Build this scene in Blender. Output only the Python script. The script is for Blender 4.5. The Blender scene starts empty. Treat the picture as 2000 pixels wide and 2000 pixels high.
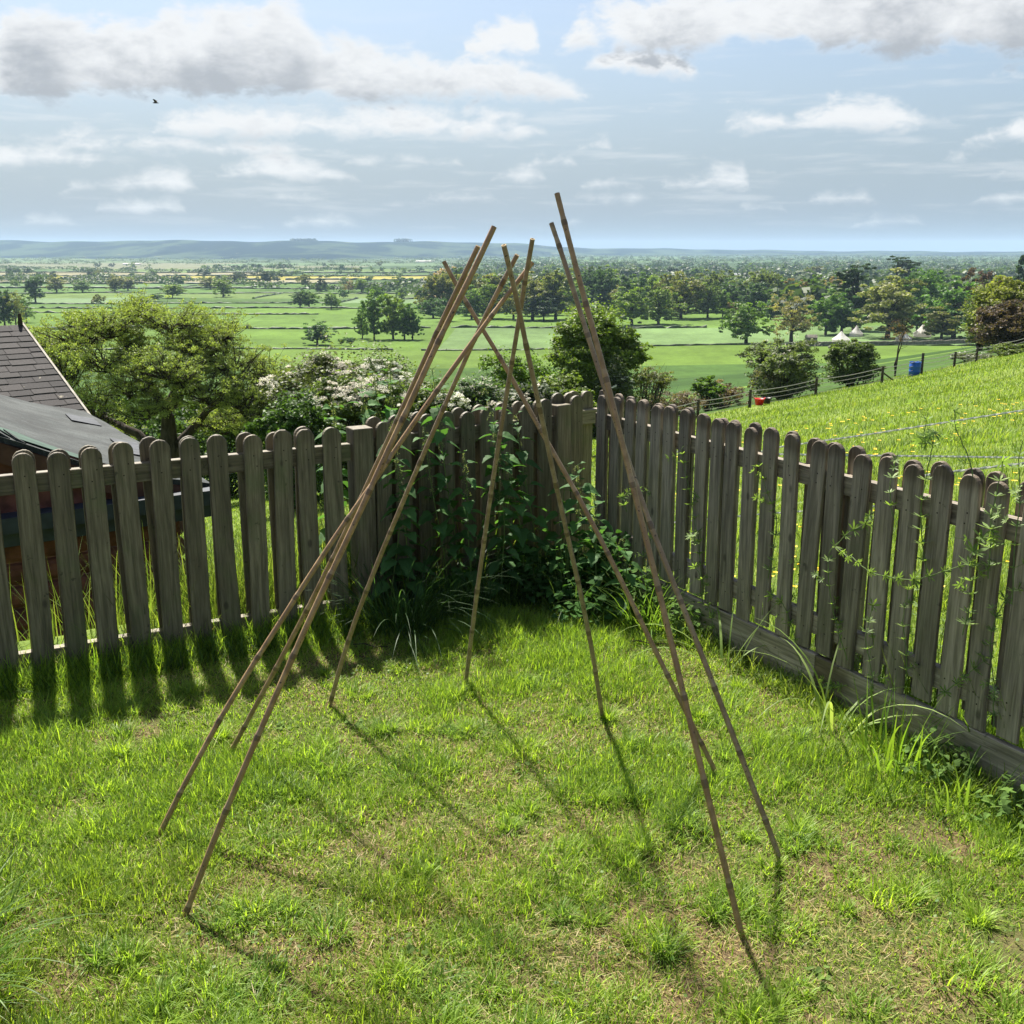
import bpy, math, random
import numpy as np
from mathutils import Vector, Matrix
R = math.radians
rng = np.random.default_rng(7)
random.seed(7)
sc = bpy.context.scene
COL = sc.collection

# ------------------------------------------------------------------ camera model
F = 2060.0; PITCH = R(13.95); HC = 1.65
def ray(px, py):
    u = (px-1000)/F; v = (1000-py)/F
    return np.array([u, math.cos(PITCH)+v*math.sin(PITCH), -math.sin(PITCH)+v*math.cos(PITCH)])
def atz(px, py, z=0.0):
    r = ray(px, py); t = (z-HC)/r[2]
    return r[0]*t, r[1]*t
def at_y(px, py, Y):
    r = ray(px, py); t = Y/r[1]
    return np.array([r[0]*t, Y, HC+r[2]*t])

# ------------------------------------------------------------------ fence lines
FL0 = (-2.75, 3.43); FL1 = (-0.665, 4.60); FL2 = (0.265, 5.335); FLC = (0.385, 5.43)
FR0 = (0.415, 5.20); FR1 = (1.50, 3.09); FRE = (2.06, 2.00)
def side(px, py, a, b):      # signed distance, positive beyond the fence
    dx = b[0]-a[0]; dy = b[1]-a[1]; L = math.hypot(dx, dy)
    return ((py-a[1])*dx-(px-a[0])*dy)/L
def outside(x, y):
    d1 = side(x, y, FL0, FL1); d2 = side(x, y, FL1, FL2)
    dl = np.minimum(d1, d2) if isinstance(x, np.ndarray) else min(d1, d2)
    dl = np.maximum(dl, np.minimum(d1, d2))
    dr = side(x, y, FR0, FR1)
    return np.maximum(dl, dr), dl, dr

def sstep(a, b, x):
    t = np.clip((x-a)/(b-a), 0, 1); return t*t*(3-2*t)
YV = np.array([-50, 0, 40, 66, 85, 110, 160, 220, 350, 600, 1000, 2000, 20000.])
ZV = np.array([8, 0, -6.4, -10.5, -13.5, -16.8, -21, -25.0, -30, -34, -37, -40, -40.])
def lump(x, y, s, seed=0.0):
    return (np.sin(x/s+1.3+seed)*np.cos(y/s*1.17+seed*2)+np.sin((x+y*.7)/s*2.3+seed)*.5+np.cos((x*.6-y)/s*4.1+seed)*.25)
def ground(x, y):
    x = np.asarray(x, float); y = np.asarray(y, float)
    v = np.interp(y, YV, ZV)
    xc_ = np.clip(x, 0, None); xc_ = 90*np.tanh(xc_/90)
    lat = np.where(x > 0, .157*xc_+.0008*xc_**2, .16*45*np.tanh(x/45))*(1-0.92*sstep(92, 260, y))
    plane = v+lat + 0.05*lump(x, y, 7.)*sstep(6, 25, y) + 0.5*lump(x, y, 60, 2)*sstep(100, 400, y)
    d, dl, dr = outside(x, y)
    lawn = 0.012*lump(x, y, .9)+0.006*lump(x, y, .23, 1)
    m = np.where(dl > dr, sstep(.45, 1.5, dl), sstep(.03, .35, dr))
    near = lawn*(1-m)+plane*m
    return near
def gz(x, y): return float(ground(x, y))
def hit(px, py, y0=8.0, y1=15000.0):
    r = ray(px, py); ys = np.geomspace(y0, y1, 4000)
    t = ys/r[1]; z = HC+r[2]*t; g = ground(r[0]*t, ys)
    k = np.argmax(z <= g)
    if z[k] > g[k]: k = len(ys)-1
    return float(r[0]*t[k]), float(ys[k]), float(g[k])

# ------------------------------------------------------------------ mesh helpers
def link(o, parent=None):
    COL.objects.link(o)
    if parent is not None: o.parent = parent
    return o
def mesh_np(name, V, faces, mats, smooth=False, fatt=None, matidx=None, cols=None):
    """faces: list of int arrays (n,k)"""
    me = bpy.data.meshes.new(name)
    V = np.ascontiguousarray(V, dtype=np.float32)
    me.vertices.add(len(V)); me.vertices.foreach_set('co', V.ravel())
    faces = [np.asarray(f, dtype=np.int32) for f in faces if len(f)]
    nl = sum(f.size for f in faces); nf = sum(len(f) for f in faces)
    me.loops.add(nl); me.loops.foreach_set('vertex_index', np.concatenate([f.ravel() for f in faces]))
    me.polygons.add(nf)
    tot = np.concatenate([np.full(len(f), f.shape[1], dtype=np.int32) for f in faces])
    st = np.concatenate([[0], np.cumsum(tot)[:-1]]).astype(np.int32)
    me.polygons.foreach_set('loop_start', st)
    me.polygons.foreach_set('use_smooth', np.full(nf, smooth))
    if not isinstance(mats, (list, tuple)): mats = [mats]
    for m in mats: me.materials.append(m)
    if matidx is not None: me.polygons.foreach_set('material_index', np.asarray(matidx, dtype=np.int32))
    me.update(calc_edges=True)
    if fatt is not None:
        a = me.attributes.new('lv', 'FLOAT', 'FACE'); a.data.foreach_set('value', np.asarray(fatt, dtype=np.float32))
    if cols is not None:
        a = me.attributes.new('fc', 'FLOAT_COLOR', 'FACE')
        c = np.ones((nf, 4), dtype=np.float32); c[:, :3] = cols
        a.data.foreach_set('color', c.ravel())
    return me
class MB:
    def __init__(s): s.v = []; s.f = {}; s.n = 0; s.mi = {}; s.lv = {}
    def add(s, V, Fs, mi=0, lv=0.5):
        V = np.asarray(V, float); s.v.append(V)
        for f in Fs:
            f = np.asarray(f, dtype=np.int32)
            if not len(f): continue
            k = f.shape[1]
            s.f.setdefault(k, []).append(f+s.n); s.mi.setdefault(k, []).append(np.full(len(f), mi))
            l = lv if isinstance(lv, np.ndarray) and len(lv) == len(f) else np.full(len(f), lv if not isinstance(lv, np.ndarray) else .5)
            s.lv.setdefault(k, []).append(l)
        s.n += len(V)
    def mesh(s, name, mats, smooth=False):
        ks = sorted(s.f)
        return mesh_np(name, np.concatenate(s.v), [np.concatenate(s.f[k]) for k in ks], mats, smooth,
                       fatt=np.concatenate([np.concatenate(s.lv[k]) for k in ks]),
                       matidx=np.concatenate([np.concatenate(s.mi[k]) for k in ks]))
    def build(s, name, mats, parent=None, smooth=False):
        return link(bpy.data.objects.new(name, s.mesh(name, mats, smooth)), parent)
    def box(s, c, size, M=None, mi=0, lv=.5):
        x, y, z = [k/2 for k in size]
        V = np.array([[-x,-y,-z],[x,-y,-z],[x,y,-z],[-x,y,-z],[-x,-y,z],[x,-y,z],[x,y,z],[-x,y,z]])
        if M is not None: V = V@np.asarray(M).T
        s.add(V+np.asarray(c), [[[0,3,2,1],[4,5,6,7],[0,1,5,4],[1,2,6,5],[2,3,7,6],[3,0,4,7]]], mi, lv)
    def tube(s, P, rad, seg=6, mi=0, lv=.5, cap=True):
        P = np.asarray(P, float); n = len(P); rad = np.broadcast_to(rad, (n,))
        T = np.gradient(P, axis=0); T /= np.linalg.norm(T, axis=1)[:, None]+1e-9
        ref = np.array([0, 0, 1.]) if abs(T[0, 2]) < .9 else np.array([1., 0, 0])
        A = np.cross(T, ref); A /= np.linalg.norm(A, axis=1)[:, None]+1e-9
        B = np.cross(T, A)
        th = np.arange(seg)*2*math.pi/seg
        V = (P[:, None]+rad[:, None, None]*(np.cos(th)[None, :, None]*A[:, None]+np.sin(th)[None, :, None]*B[:, None])).reshape(-1, 3)
        i = np.arange(n-1)[:, None]*seg; j = np.arange(seg)[None]; jn = (j+1) % seg
        Q = np.stack([i+j, i+jn, i+seg+jn, i+seg+j], -1).reshape(-1, 4)
        Fs = [Q]
        if cap: Fs.append(np.array([list(range(seg))])); Fs.append(np.array([[(n-1)*seg+k for k in range(seg)][::-1]]))
        if isinstance(lv, np.ndarray):
            s.add(V, [Q], mi, lv)
            s.add(V, Fs[1:], mi, .5) if cap else None
        else: s.add(V, Fs, mi, lv)

def tag(o, label=None, cat=None, group=None, kind=None):
    if label: o['label'] = label
    if cat: o['category'] = cat
    if group: o['group'] = group
    if kind: o['kind'] = kind
    return o
def empty(name, loc, rz=0):
    o = bpy.data.objects.new(name, None); o.location = loc; o.rotation_euler = (0, 0, rz); o.empty_display_size = .1
    return link(o)
def mobj(name, me, parent=None, loc=None):
    o = bpy.data.objects.new(name, me)
    if loc is not None: o.location = loc
    return link(o, parent)

# ------------------------------------------------------------------ node helpers
class NT:
    def __init__(s, tree): s.t = tree; s.n = tree.nodes; s.l = tree.links
    def new(s, ty, **kw):
        n = s.n.new(ty)
        for k, v in kw.items(): setattr(n, k, v)
        return n
    def put(s, sock, v):
        if hasattr(v, 'is_linked') or hasattr(v, 'links'): s.l.new(v, sock)
        elif v is not None:
            if isinstance(v, (tuple, list)) and len(v) == 3 and sock.type == 'RGBA': v = (*v, 1)
            sock.default_value = v
    def math(s, op, a, b=None, c=None, clamp=False):
        n = s.new('ShaderNodeMath', operation=op, use_clamp=clamp); s.put(n.inputs[0], a)
        if b is not None: s.put(n.inputs[1], b)
        if c is not None: s.put(n.inputs[2], c)
        return n.outputs[0]
    def mix(s, f, a, b, blend='MIX'):
        n = s.new('ShaderNodeMix', data_type='RGBA', blend_type=blend)
        s.put(n.inputs[0], f); s.put(n.inputs[6], a); s.put(n.inputs[7], b); return n.outputs[2]
    def noise(s, vec, scale, detail=4, rough=.55, dist=0, dim='3D'):
        n = s.new('ShaderNodeTexNoise', noise_dimensions=dim); s.put(n.inputs['Vector'], vec)
        n.inputs['Scale'].default_value = scale; n.inputs['Detail'].default_value = detail
        n.inputs['Roughness'].default_value = rough; n.inputs['Distortion'].default_value = dist
        return n.outputs[0]
    def map(s, vec, scale=(1, 1, 1), loc=(0, 0, 0), rot=(0, 0, 0)):
        n = s.new('ShaderNodeMapping'); s.put(n.inputs[0], vec); n.inputs[1].default_value = loc
        n.inputs[2].default_value = rot; n.inputs[3].default_value = scale; return n.outputs[0]
    def step(s, x, a, b, lo=0., hi=1.):
        n = s.new('ShaderNodeMapRange', interpolation_type='SMOOTHSTEP'); s.put(n.inputs[0], x)
        s.put(n.inputs[1], a); s.put(n.inputs[2], b); s.put(n.inputs[3], lo); s.put(n.inputs[4], hi); return n.outputs[0]
    def attr(s, name): return s.new('ShaderNodeAttribute', attribute_name=name)
def mat(name):
    m = bpy.data.materials.new(name); m.use_nodes = True
    t = NT(m.node_tree); t.n.clear()
    out = t.new('ShaderNodeOutputMaterial')
    return m, t, out
def principled(t, col, rough=.8, spec=.3, normal=None, sub=None):
    p = t.new('ShaderNodeBsdfPrincipled'); t.put(p.inputs['Base Color'], col); t.put(p.inputs['Roughness'], rough)
    p.inputs['Specular IOR Level'].default_value = spec
    if normal is not None: t.l.new(normal, p.inputs['Normal'])
    return p.outputs[0]
def bump(t, h, strength=.5, dist=.01):
    b = t.new('ShaderNodeBump'); b.inputs['Strength'].default_value = strength; b.inputs['Distance'].default_value = dist
    t.put(b.inputs['Height'], h); return b.outputs[0]
def simple(name, col, rough=.8, spec=.3, var=.15, scale=8, bumpd=0):
    m, t, out = mat(name)
    tc = t.new('ShaderNodeTexCoord'); n = t.noise(tc.outputs['Object'], scale, 5)
    f = t.step(n, .3, .7, 1-var, 1+var)
    c = t.mix(1, (*col, 1), f, 'MULTIPLY')
    t.l.new(principled(t, c, rough, spec, bump(t, n, .6, bumpd) if bumpd else None), out.inputs[0]); return m

# ------------------------------------------------------------------ materials
def foliage_mat(name, col=None, transl=.4, spread=.45, rough=.55, spec=.25, tcol=None, warm=.35):
    m, t, out = mat(name)
    a = t.attr('lv').outputs['Fac']
    if col is None:
        base = t.new('ShaderNodeObjectInfo').outputs['Color']
    else: base = (*col, 1)
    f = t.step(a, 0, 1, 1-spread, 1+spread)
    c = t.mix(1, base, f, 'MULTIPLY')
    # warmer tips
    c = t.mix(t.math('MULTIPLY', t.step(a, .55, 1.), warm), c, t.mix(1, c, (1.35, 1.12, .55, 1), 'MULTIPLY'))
    p = principled(t, c, rough, spec)
    tr = t.new('ShaderNodeBsdfTranslucent')
    t.put(tr.inputs[0], t.mix(1, c, (1.35, 1.5, .55, 1) if tcol is None else tcol, 'MULTIPLY'))
    mx = t.new('ShaderNodeMixShader'); mx.inputs[0].default_value = transl
    t.l.new(p, mx.inputs[1]); t.l.new(tr.outputs[0], mx.inputs[2]); t.l.new(mx.outputs[0], out.inputs[0])
    return m
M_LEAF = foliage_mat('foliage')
M_LEAF_FAR = foliage_mat('far_foliage', transl=.3, spread=.35)
M_BLOSSOM = foliage_mat('blossom', (.80, .79, .70), transl=.4, spread=.2, tcol=(1, 1, 1, 1), warm=0.)
M_BLOSSOM_P = foliage_mat('faded_blossom', (.66, .62, .53), transl=.4, spread=.25, tcol=(1, 1, 1, 1), warm=0.)
M_NETTLE = foliage_mat('nettle_leaf', (.070, .155, .050), transl=.4, spread=.35, rough=.6, spec=.12)
M_STEM = foliage_mat('plant_stem', (.13, .19, .06), transl=.1, spread=.25)
M_CLEAVER = foliage_mat('cleaver_leaf', (.17, .25, .09), transl=.4, spread=.35)
M_GRASS = None
def grass_mat(name, transl=.42):
    m, t, out = mat(name)
    c = t.attr('fc').outputs['Color']
    p = principled(t, c, .5, .3)
    tr = t.new('ShaderNodeBsdfTranslucent'); t.put(tr.inputs[0], t.mix(1, c, (1.5, 1.5, .6, 1), 'MULTIPLY'))
    mx = t.new('ShaderNodeMixShader'); mx.inputs[0].default_value = transl
    t.l.new(p, mx.inputs[1]); t.l.new(tr.outputs[0], mx.inputs[2]); t.l.new(mx.outputs[0], out.inputs[0])
    return m
M_GRASS = grass_mat('grass_blades', .5)
def bark_mat():
    m, t, out = mat('bark')
    tc = t.new('ShaderNodeTexCoord').outputs['Object']
    n = t.noise(t.map(tc, (1, 1, .25)), 6, 6, .7)
    c = t.mix(t.step(n, .3, .7), (.02, .017, .013, 1), (.075, .062, .048, 1))
    t.l.new(principled(t, c, .9, .1, bump(t, n, .8, .05)), out.inputs[0]); return m
M_BARK = bark_mat()
def wood_mat(name, c1, c2, moss=.3, topd=.5):
    m, t, out = mat(name)
    tc = t.new('ShaderNodeTexCoord').outputs['Object']
    oi = t.new('ShaderNodeObjectInfo')
    off = t.new('ShaderNodeVectorMath', operation='ADD'); t.l.new(tc, off.inputs[0])
    cmb = t.new('ShaderNodeCombineXYZ'); r = t.math('MULTIPLY', oi.outputs['Random'], 37.)
    for i in range(3): t.l.new(r, cmb.inputs[i])
    t.l.new(cmb.outputs[0], off.inputs[1]); v = off.outputs[0]
    g = t.noise(t.map(v, (1, 1, .045)), 95, 6, .65, .4)
    g2 = t.noise(t.map(v, (1, 1, .12)), 22, 4, .6, 1.2)
    big = t.noise(v, 5, 4, .6)
    c = t.mix(t.step(g, .32, .68), (*c1, 1), (*c2, 1))
    c = t.mix(1, c, t.step(g2, .3, .75, .72, 1.22), 'MULTIPLY')
    c = t.mix(1, c, t.math('MULTIPLY_ADD', oi.outputs['Random'], .62, .68), 'MULTIPLY')
    # green algae patches and dark stains
    c = t.mix(t.math('MULTIPLY', t.step(big, .5, .72), moss), c, (.10, .13, .045, 1))
    st = t.noise(v, 28, 3, .6)
    c = t.mix(t.step(st, .66, .74), c, t.mix(1, c, (.45, .45, .45, 1), 'MULTIPLY'))
    # knots
    vo = t.new('ShaderNodeTexVoronoi'); t.put(vo.inputs['Vector'], t.map(v, (1, 1, .55))); vo.inputs['Scale'].default_value = 9
    c = t.mix(t.step(vo.outputs['Distance'], .05, .13, .7, 0.), c, (.03, .022, .016, 1))
    gz_ = t.new('ShaderNodeSeparateXYZ'); t.l.new(t.new('ShaderNodeTexCoord').outputs['Generated'], gz_.inputs[0])
    tp = t.math('ADD', gz_.outputs[2], t.math('MULTIPLY', t.math('SUBTRACT', big, .5), .14))
    c = t.mix(t.step(tp, .90, .97, 0., topd), c, t.mix(1, c, (.42, .36, .30, 1), 'MULTIPLY'))
    t.l.new(principled(t, c, .62, .5, bump(t, g, .7, .002)), out.inputs[0]); return m
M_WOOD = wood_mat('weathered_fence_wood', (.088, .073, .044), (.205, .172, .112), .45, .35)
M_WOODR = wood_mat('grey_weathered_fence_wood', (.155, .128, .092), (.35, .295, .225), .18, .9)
def bamboo_mat():
    m, t, out = mat('bamboo_cane')
    tc = t.new('ShaderNodeTexCoord').outputs['Object']; oi = t.new('ShaderNodeObjectInfo')
    a = t.attr('lv').outputs['Fac']
    n = t.noise(t.map(tc, (1, 1, 1)), 30, 5, .65); n2 = t.noise(tc, 6, 4, .6)
    c = t.mix(t.step(n, .35, .65), (.21, .155, .092, 1), (.37, .285, .18, 1))
    c = t.mix(t.step(n2, .4, .65, 0., .7), c, (.25, .175, .12, 1))
    c = t.mix(1, c, t.mix(oi.outputs['Random'], (1.1, .92, .7, 1), (.9, .92, .98, 1)), 'MULTIPLY')
    sp = t.noise(tc, 120, 2, .5)
    c = t.mix(t.step(sp, .66, .7), c, (.05, .03, .02, 1))
    c = t.mix(t.step(a, .7, 1.1), c, (.09, .06, .035, 1))
    c = t.mix(t.step(a, .3, -.35), c, (.38, .30, .20, 1))
    t.l.new(principled(t, c, .42, .45, bump(t, n, .3, .001)), out.inputs[0]); return m
M_BAMBOO = bamboo_mat()

def lawn_soil_mat():
    m, t, out = mat('lawn_soil')
    tc = t.new('ShaderNodeTexCoord').outputs['Object']
    n = t.noise(tc, 3.2, 6, .6); f = t.noise(tc, 90, 4, .7); f2 = t.noise(tc, 260, 3, .7)
    c = t.mix(t.step(f, .35, .65), (.075, .052, .030, 1), (.20, .15, .075, 1))
    c = t.mix(t.step(n, .42, .62), c, (.085, .105, .03, 1))
    c = t.mix(t.step(f2, .45, .65, 0., .75), c, (.045, .028, .017, 1))
    t.l.new(principled(t, c, .95, .1, bump(t, f, .8, .01)), out.inputs[0]); return m
def meadow_mat():
    m, t, out = mat('meadow_grass_ground')
    tc = t.new('ShaderNodeTexCoord').outputs['Object']
    n = t.noise(tc, .09, 6, .6); f = t.noise(tc, 1.6, 6, .7); f2 = t.noise(t.map(tc, (1, 1, 1)), 9, 5, .75); w = t.noise(tc, 30, 3, .7)
    c = t.mix(t.step(f, .35, .65), (.085, .14, .024, 1), (.145, .20, .036, 1))
    c = t.mix(t.step(n, .4, .65, 0., .6), c, (.20, .25, .055, 1))
    c = t.mix(t.step(f2, .5, .75, 0., .75), c, (.055, .11, .018, 1))
    c = t.mix(t.step(w, .62, .72, 0., .5), c, (.26, .28, .09, 1))
    t.l.new(principled(t, c, .9, .1, bump(t, f2, .7, .08)), out.inputs[0]); return m
def field_mat():
    m, t, out = mat('farm_fields')
    tc = t.new('ShaderNodeTexCoord').outputs['Object']
    c = t.attr('fc').outputs['Color']
    n = t.noise(tc, .012, 6, .6); f = t.noise(t.map(tc, (1, .35, 1)), .12, 6, .7); f2 = t.noise(tc, .8, 4, .7)
    c = t.mix(1, c, t.step(n, .3, .7, .82, 1.16), 'MULTIPLY')
    c = t.mix(1, c, t.step(f, .3, .7, .84, 1.15), 'MULTIPLY')
    c = t.mix(1, c, t.step(f2, .3, .7, .85, 1.15), 'MULTIPLY')
    t.l.new(principled(t, c, .95, .05), out.inputs[0]); return m
def hill_mat():
    m, t, out = mat('far_hill_woods_and_pasture')
    tc = t.new('ShaderNodeTexCoord').outputs['Object']
    n = t.noise(t.map(tc, (1, .6, 3)), .0026, 7, .62, .5); n2 = t.noise(tc, .006, 5, .7)
    c = t.mix(t.step(n, .47, .56), (.008, .016, .020, 1), (.045, .065, .04, 1))
    c = t.mix(t.step(n2, .6, .66, 0., .8), c, (.03, .05, .025, 1))
    c = t.mix(t.step(n2, .36, .31, 0., .7), c, (.22, .22, .10, 1))
    t.l.new(principled(t, c, 1, .0), out.inputs[0]); return m
M_SOIL = lawn_soil_mat(); M_MEADOW = meadow_mat(); M_FIELD = field_mat(); M_HILL = hill_mat()

# ------------------------------------------------------------------ ground sheet
def make_terrain():
    g = lambda a, b, r: list(np.geomspace(a, b, r))
    xs = np.concatenate([-np.array(g(6, 9000, 130))[::-1], np.arange(-5.9, 5.95, .1), g(6, 9000, 130)])
    rows = [350, 470, 620, 690, 770, 870, 990, 1130, 1300, 1500, 1750, 2050, 2450, 2950, 3600, 4400, 5400, 6800]
    ys = list(np.arange(-6, 9, .1))+g(9.1, 118, 110)
    edges = [120, 190, 262]+rows
    for a, b in zip(edges[:-1], edges[1:]): ys += list(np.linspace(a, b, 5))[:-1]
    ys += [6800, 7800, 9000, 11000, 14000]
    ys = np.array(ys)
    S, T = np.meshgrid(xs, ys)
    X = S.copy(); Y = T.copy()
    Y = T-0.035*S*sstep(120, 300, T)*np.exp(-(S/2500)**2)
    Z = ground(X, Y)
    V = np.stack([X, Y, Z], -1).reshape(-1, 3)
    ny, nx = S.shape
    i = np.arange(ny-1)[:, None]*nx; j = np.arange(nx-1)[None]
    Q = np.stack([i+j, i+j+1, i+nx+j+1, i+nx+j], -1).reshape(-1, 4)
    sc_ = .25*(S[:-1, :-1]+S[1:, 1:]+S[:-1, 1:]+S[1:, :-1]).ravel(); tc_ = .5*(T[:-1, :-1]+T[1:, 1:]).ravel()
    xc = V[Q, 0].mean(1); yc = V[Q, 1].mean(1)
    d, dl, dr = outside(xc, yc)
    islawn = (d < .3) & (yc < 8)
    beyond = (yc > 61+.66*xc) & (xc > 1) & (tc_ > 50)
    isfield = (tc_ > 118) | beyond
    mi = np.where(isfield, 1, 0)
    # field colours
    C = np.tile(np.array([.12, .19, .035]), (len(Q), 1))
    pal = [(.070, .125, .030), (.095, .155, .055), (.085, .145, .026), (.11, .17, .075), (.055, .095, .026), (.095, .14, .04), (.12, .175, .085)]
    r2 = np.random.default_rng(21)
    cuts = {}
    for k, (a, b) in enumerate(zip(edges, edges[1:]+[20000])):
        m = (tc_ >= a) & (tc_ < b)
        c = -9000.; cs = []
        while c < 9000:
            w = r2.uniform(.16, .5)*max(a, 300) if a >= 600 else r2.uniform(500, 900)
            c2 = c+w; mm = m & (sc_ >= c) & (sc_ < c2)
            col = np.array(pal[r2.integers(len(pal))])
            if 1300 <= a < 1760 and -1000 < (c+c2)/2 < -50 and r2.random() < .75: col = np.array([.26, .235, .05])
            if a in (1300, 1750, 2050) and -1200 < (c+c2)/2 < -500: col = np.array([.20, .185, .11])
            if a >= 2400 and (c+c2)/2 > -.1*a: col = np.array([(.06,.10,.035), (.085,.135,.05), (.045,.075,.028)][r2.integers(3)])
            elif a >= 2400: col = col*.75+np.array([.02, .02, .02]) if r2.random() < .8 else np.array([.14, .145, .085])
            C[mm] = col; cs.append(c2); c = c2
        cuts[a] = cs
        if a == 350: C[m] = np.where((sc_[m] < -25)[:, None], (.085, .145, .026), (.105, .165, .06))
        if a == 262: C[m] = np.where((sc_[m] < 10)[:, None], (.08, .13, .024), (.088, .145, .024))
        if a == 190: C[m] = (.048, .092, .020)  # cloud shadow on the lower field, painted into its green
        if a == 120: C[m] = (.036, .072, .018)  # nearer, deeper part of the painted cloud shadow
        if a == 470: C[m] = (.088, .15, .03)
    C[beyond & (tc_ <= 118)] = (.045, .085, .02)  # carries the painted cloud shadow up to the wire fence
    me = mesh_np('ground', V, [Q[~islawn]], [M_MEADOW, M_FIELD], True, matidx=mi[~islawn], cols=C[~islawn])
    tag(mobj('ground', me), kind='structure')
    Ql = Q[islawn]; u, inv = np.unique(Ql, return_inverse=True)
    me = mesh_np('lawn', V[u], [inv.reshape(Ql.shape)], M_SOIL, True)
    tag(mobj('lawn', me), kind='structure')
    return edges, cuts
EDGES, CUTS = make_terrain()

# far hills
def make_hills():
    n = 420; az = np.linspace(-.62, .62, n)
    prof_x = np.array([0, 60, 130, 300, 500, 580, 700, 850, 1000, 1090, 1200, 1330, 1450, 1560, 1700, 1900, 2000.])
    prof_y = np.array([468, 470, 474, 470, 472, 471.5, 473, 473, 475, 483, 485, 486, 488, 489.5, 490, 491, 491.])
    V = []; m = 60
    for i, a in enumerate(az):
        px = 1000+F*math.tan(a)*1.0
        top = np.interp(px, prof_x, prof_y)
        D = 8200+1200*math.sin(a*7)
        dr = (488-top)/F
        Hh = HC+D*math.tan(dr)+D*0.0+3*math.sin(a*60)+2*math.sin(a*143)
        for j in range(m):
            t = j/(m-1)
            dd = D-2300*(1-t)
            spur = math.sin(a*38+1.5*math.sin(a*11))*.5+.3*math.sin(a*91+t*3)
            s = sstep(0.05+.13*spur*(1-t), 1.0, t)
            z = -41+(Hh+41)*float(s)**1.1
            V.append((dd*math.tan(a), dd, z))
    V = np.array(V)
    i = np.arange(n-1)[:, None]*m; j = np.arange(m-1)[None]
    Q = np.stack([i+j, i+m+j, i+m+j+1, i+j+1], -1).reshape(-1, 4)
    # back side, so that the ridge is a solid hill
    top = V.reshape(n, m, 3)[:, -1].copy(); bk = top.copy(); bk[:, 1] += 1500; bk[:, 2] = -60
    nb = len(V); V = np.concatenate([V, bk]); ii = np.arange(n-1)
    Q2 = np.stack([ii*m+m-1, (ii+1)*m+m-1, nb+ii+1, nb+ii], -1)
    tag(mobj('hills', mesh_np('hills', V, [np.concatenate([Q, Q2])], M_HILL, True)), kind='structure')
make_hills()

# ------------------------------------------------------------------ foliage generators
def unit(n, r):
    v = r.normal(size=(n, 3)); return v/np.linalg.norm(v, axis=1)[:, None]
def leaves_at(P, size, r, up=.3, nrm=None, aspect=.6):
    """diamond leaves at points P"""
    n = len(P); N = unit(n, r)
    if nrm is not None: N = N+nrm*.8
    N[:, 2] = N[:, 2]+up; N /= np.linalg.norm(N, axis=1)[:, None]
    A = np.cross(N, unit(n, r)); A /= np.linalg.norm(A, axis=1)[:, None]+1e-9; B = np.cross(N, A)
    s = size*r.uniform(.6, 1.3, n)[:, None]
    V = np.stack([P-A*s, P-B*s*aspect, P+A*s, P+B*s*aspect], 1).reshape(-1, 3)
    Q = np.arange(4*n).reshape(n, 4)
    return V, Q
def clumps(blobs, n, size, r, shell=.55, sub=.22, low=-1.0, thin=0):
    """blobs: (cx,cy,cz,rx,ry,rz).  Leaves gather in sub-clumps on each blob's shell."""
    blobs = np.asarray(blobs, float); w = (blobs[:, 3]*blobs[:, 5]+blobs[:, 4]*blobs[:, 5])
    cnt = np.maximum(1, (w/w.sum()*n).astype(int)); P = []; NN = []; LV = []
    for b, c in zip(blobs, cnt):
        k = max(4, int(c/70)) if n > 2500 else max(3, int(c/14))
        d = unit(k*3, r); d = d[d[:, 2] > low][:k]; k = len(d)
        rr = shell+(1-shell)*r.random(k)**.6
        cc = d*rr[:, None]
        idx = r.integers(0, k, c)
        q = cc[idx]+unit(c, r)*(sub*r.random(c)**.5*r.uniform(.6, 1.3, k)[idx])[:, None]*np.array([1, 1, .7])
        P.append(b[:3]+q*b[3:6]); NN.append(q/(np.linalg.norm(q, axis=1)[:, None]+1e-6))
        tint = r.random(k)
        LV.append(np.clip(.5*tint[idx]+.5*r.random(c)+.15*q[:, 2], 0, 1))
    P = np.concatenate(P); NN = np.concatenate(NN); LV = np.concatenate(LV)
    V, Q = leaves_at(P, size, r, .35, NN)
    return V, Q, LV
def branch(mb, a, b, r0, r1, r, wob=.08, n=6, mi=0):
    a = np.array(a, float); b = np.array(b, float); L = np.linalg.norm(b-a)
    t = np.linspace(0, 1, n)[:, None]
    P = a+(b-a)*t; off = np.cumsum(r.normal(size=(n, 3)), 0)*wob*L/n
    off -= off[0]+(off[-1]-off[0])*t; P = P+off
    P[:, 2] += np.sin(t[:, 0]*math.pi)*-.04*L
    mb.tube(P, np.linspace(r0, r1, n), 5, mi); return P

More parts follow.
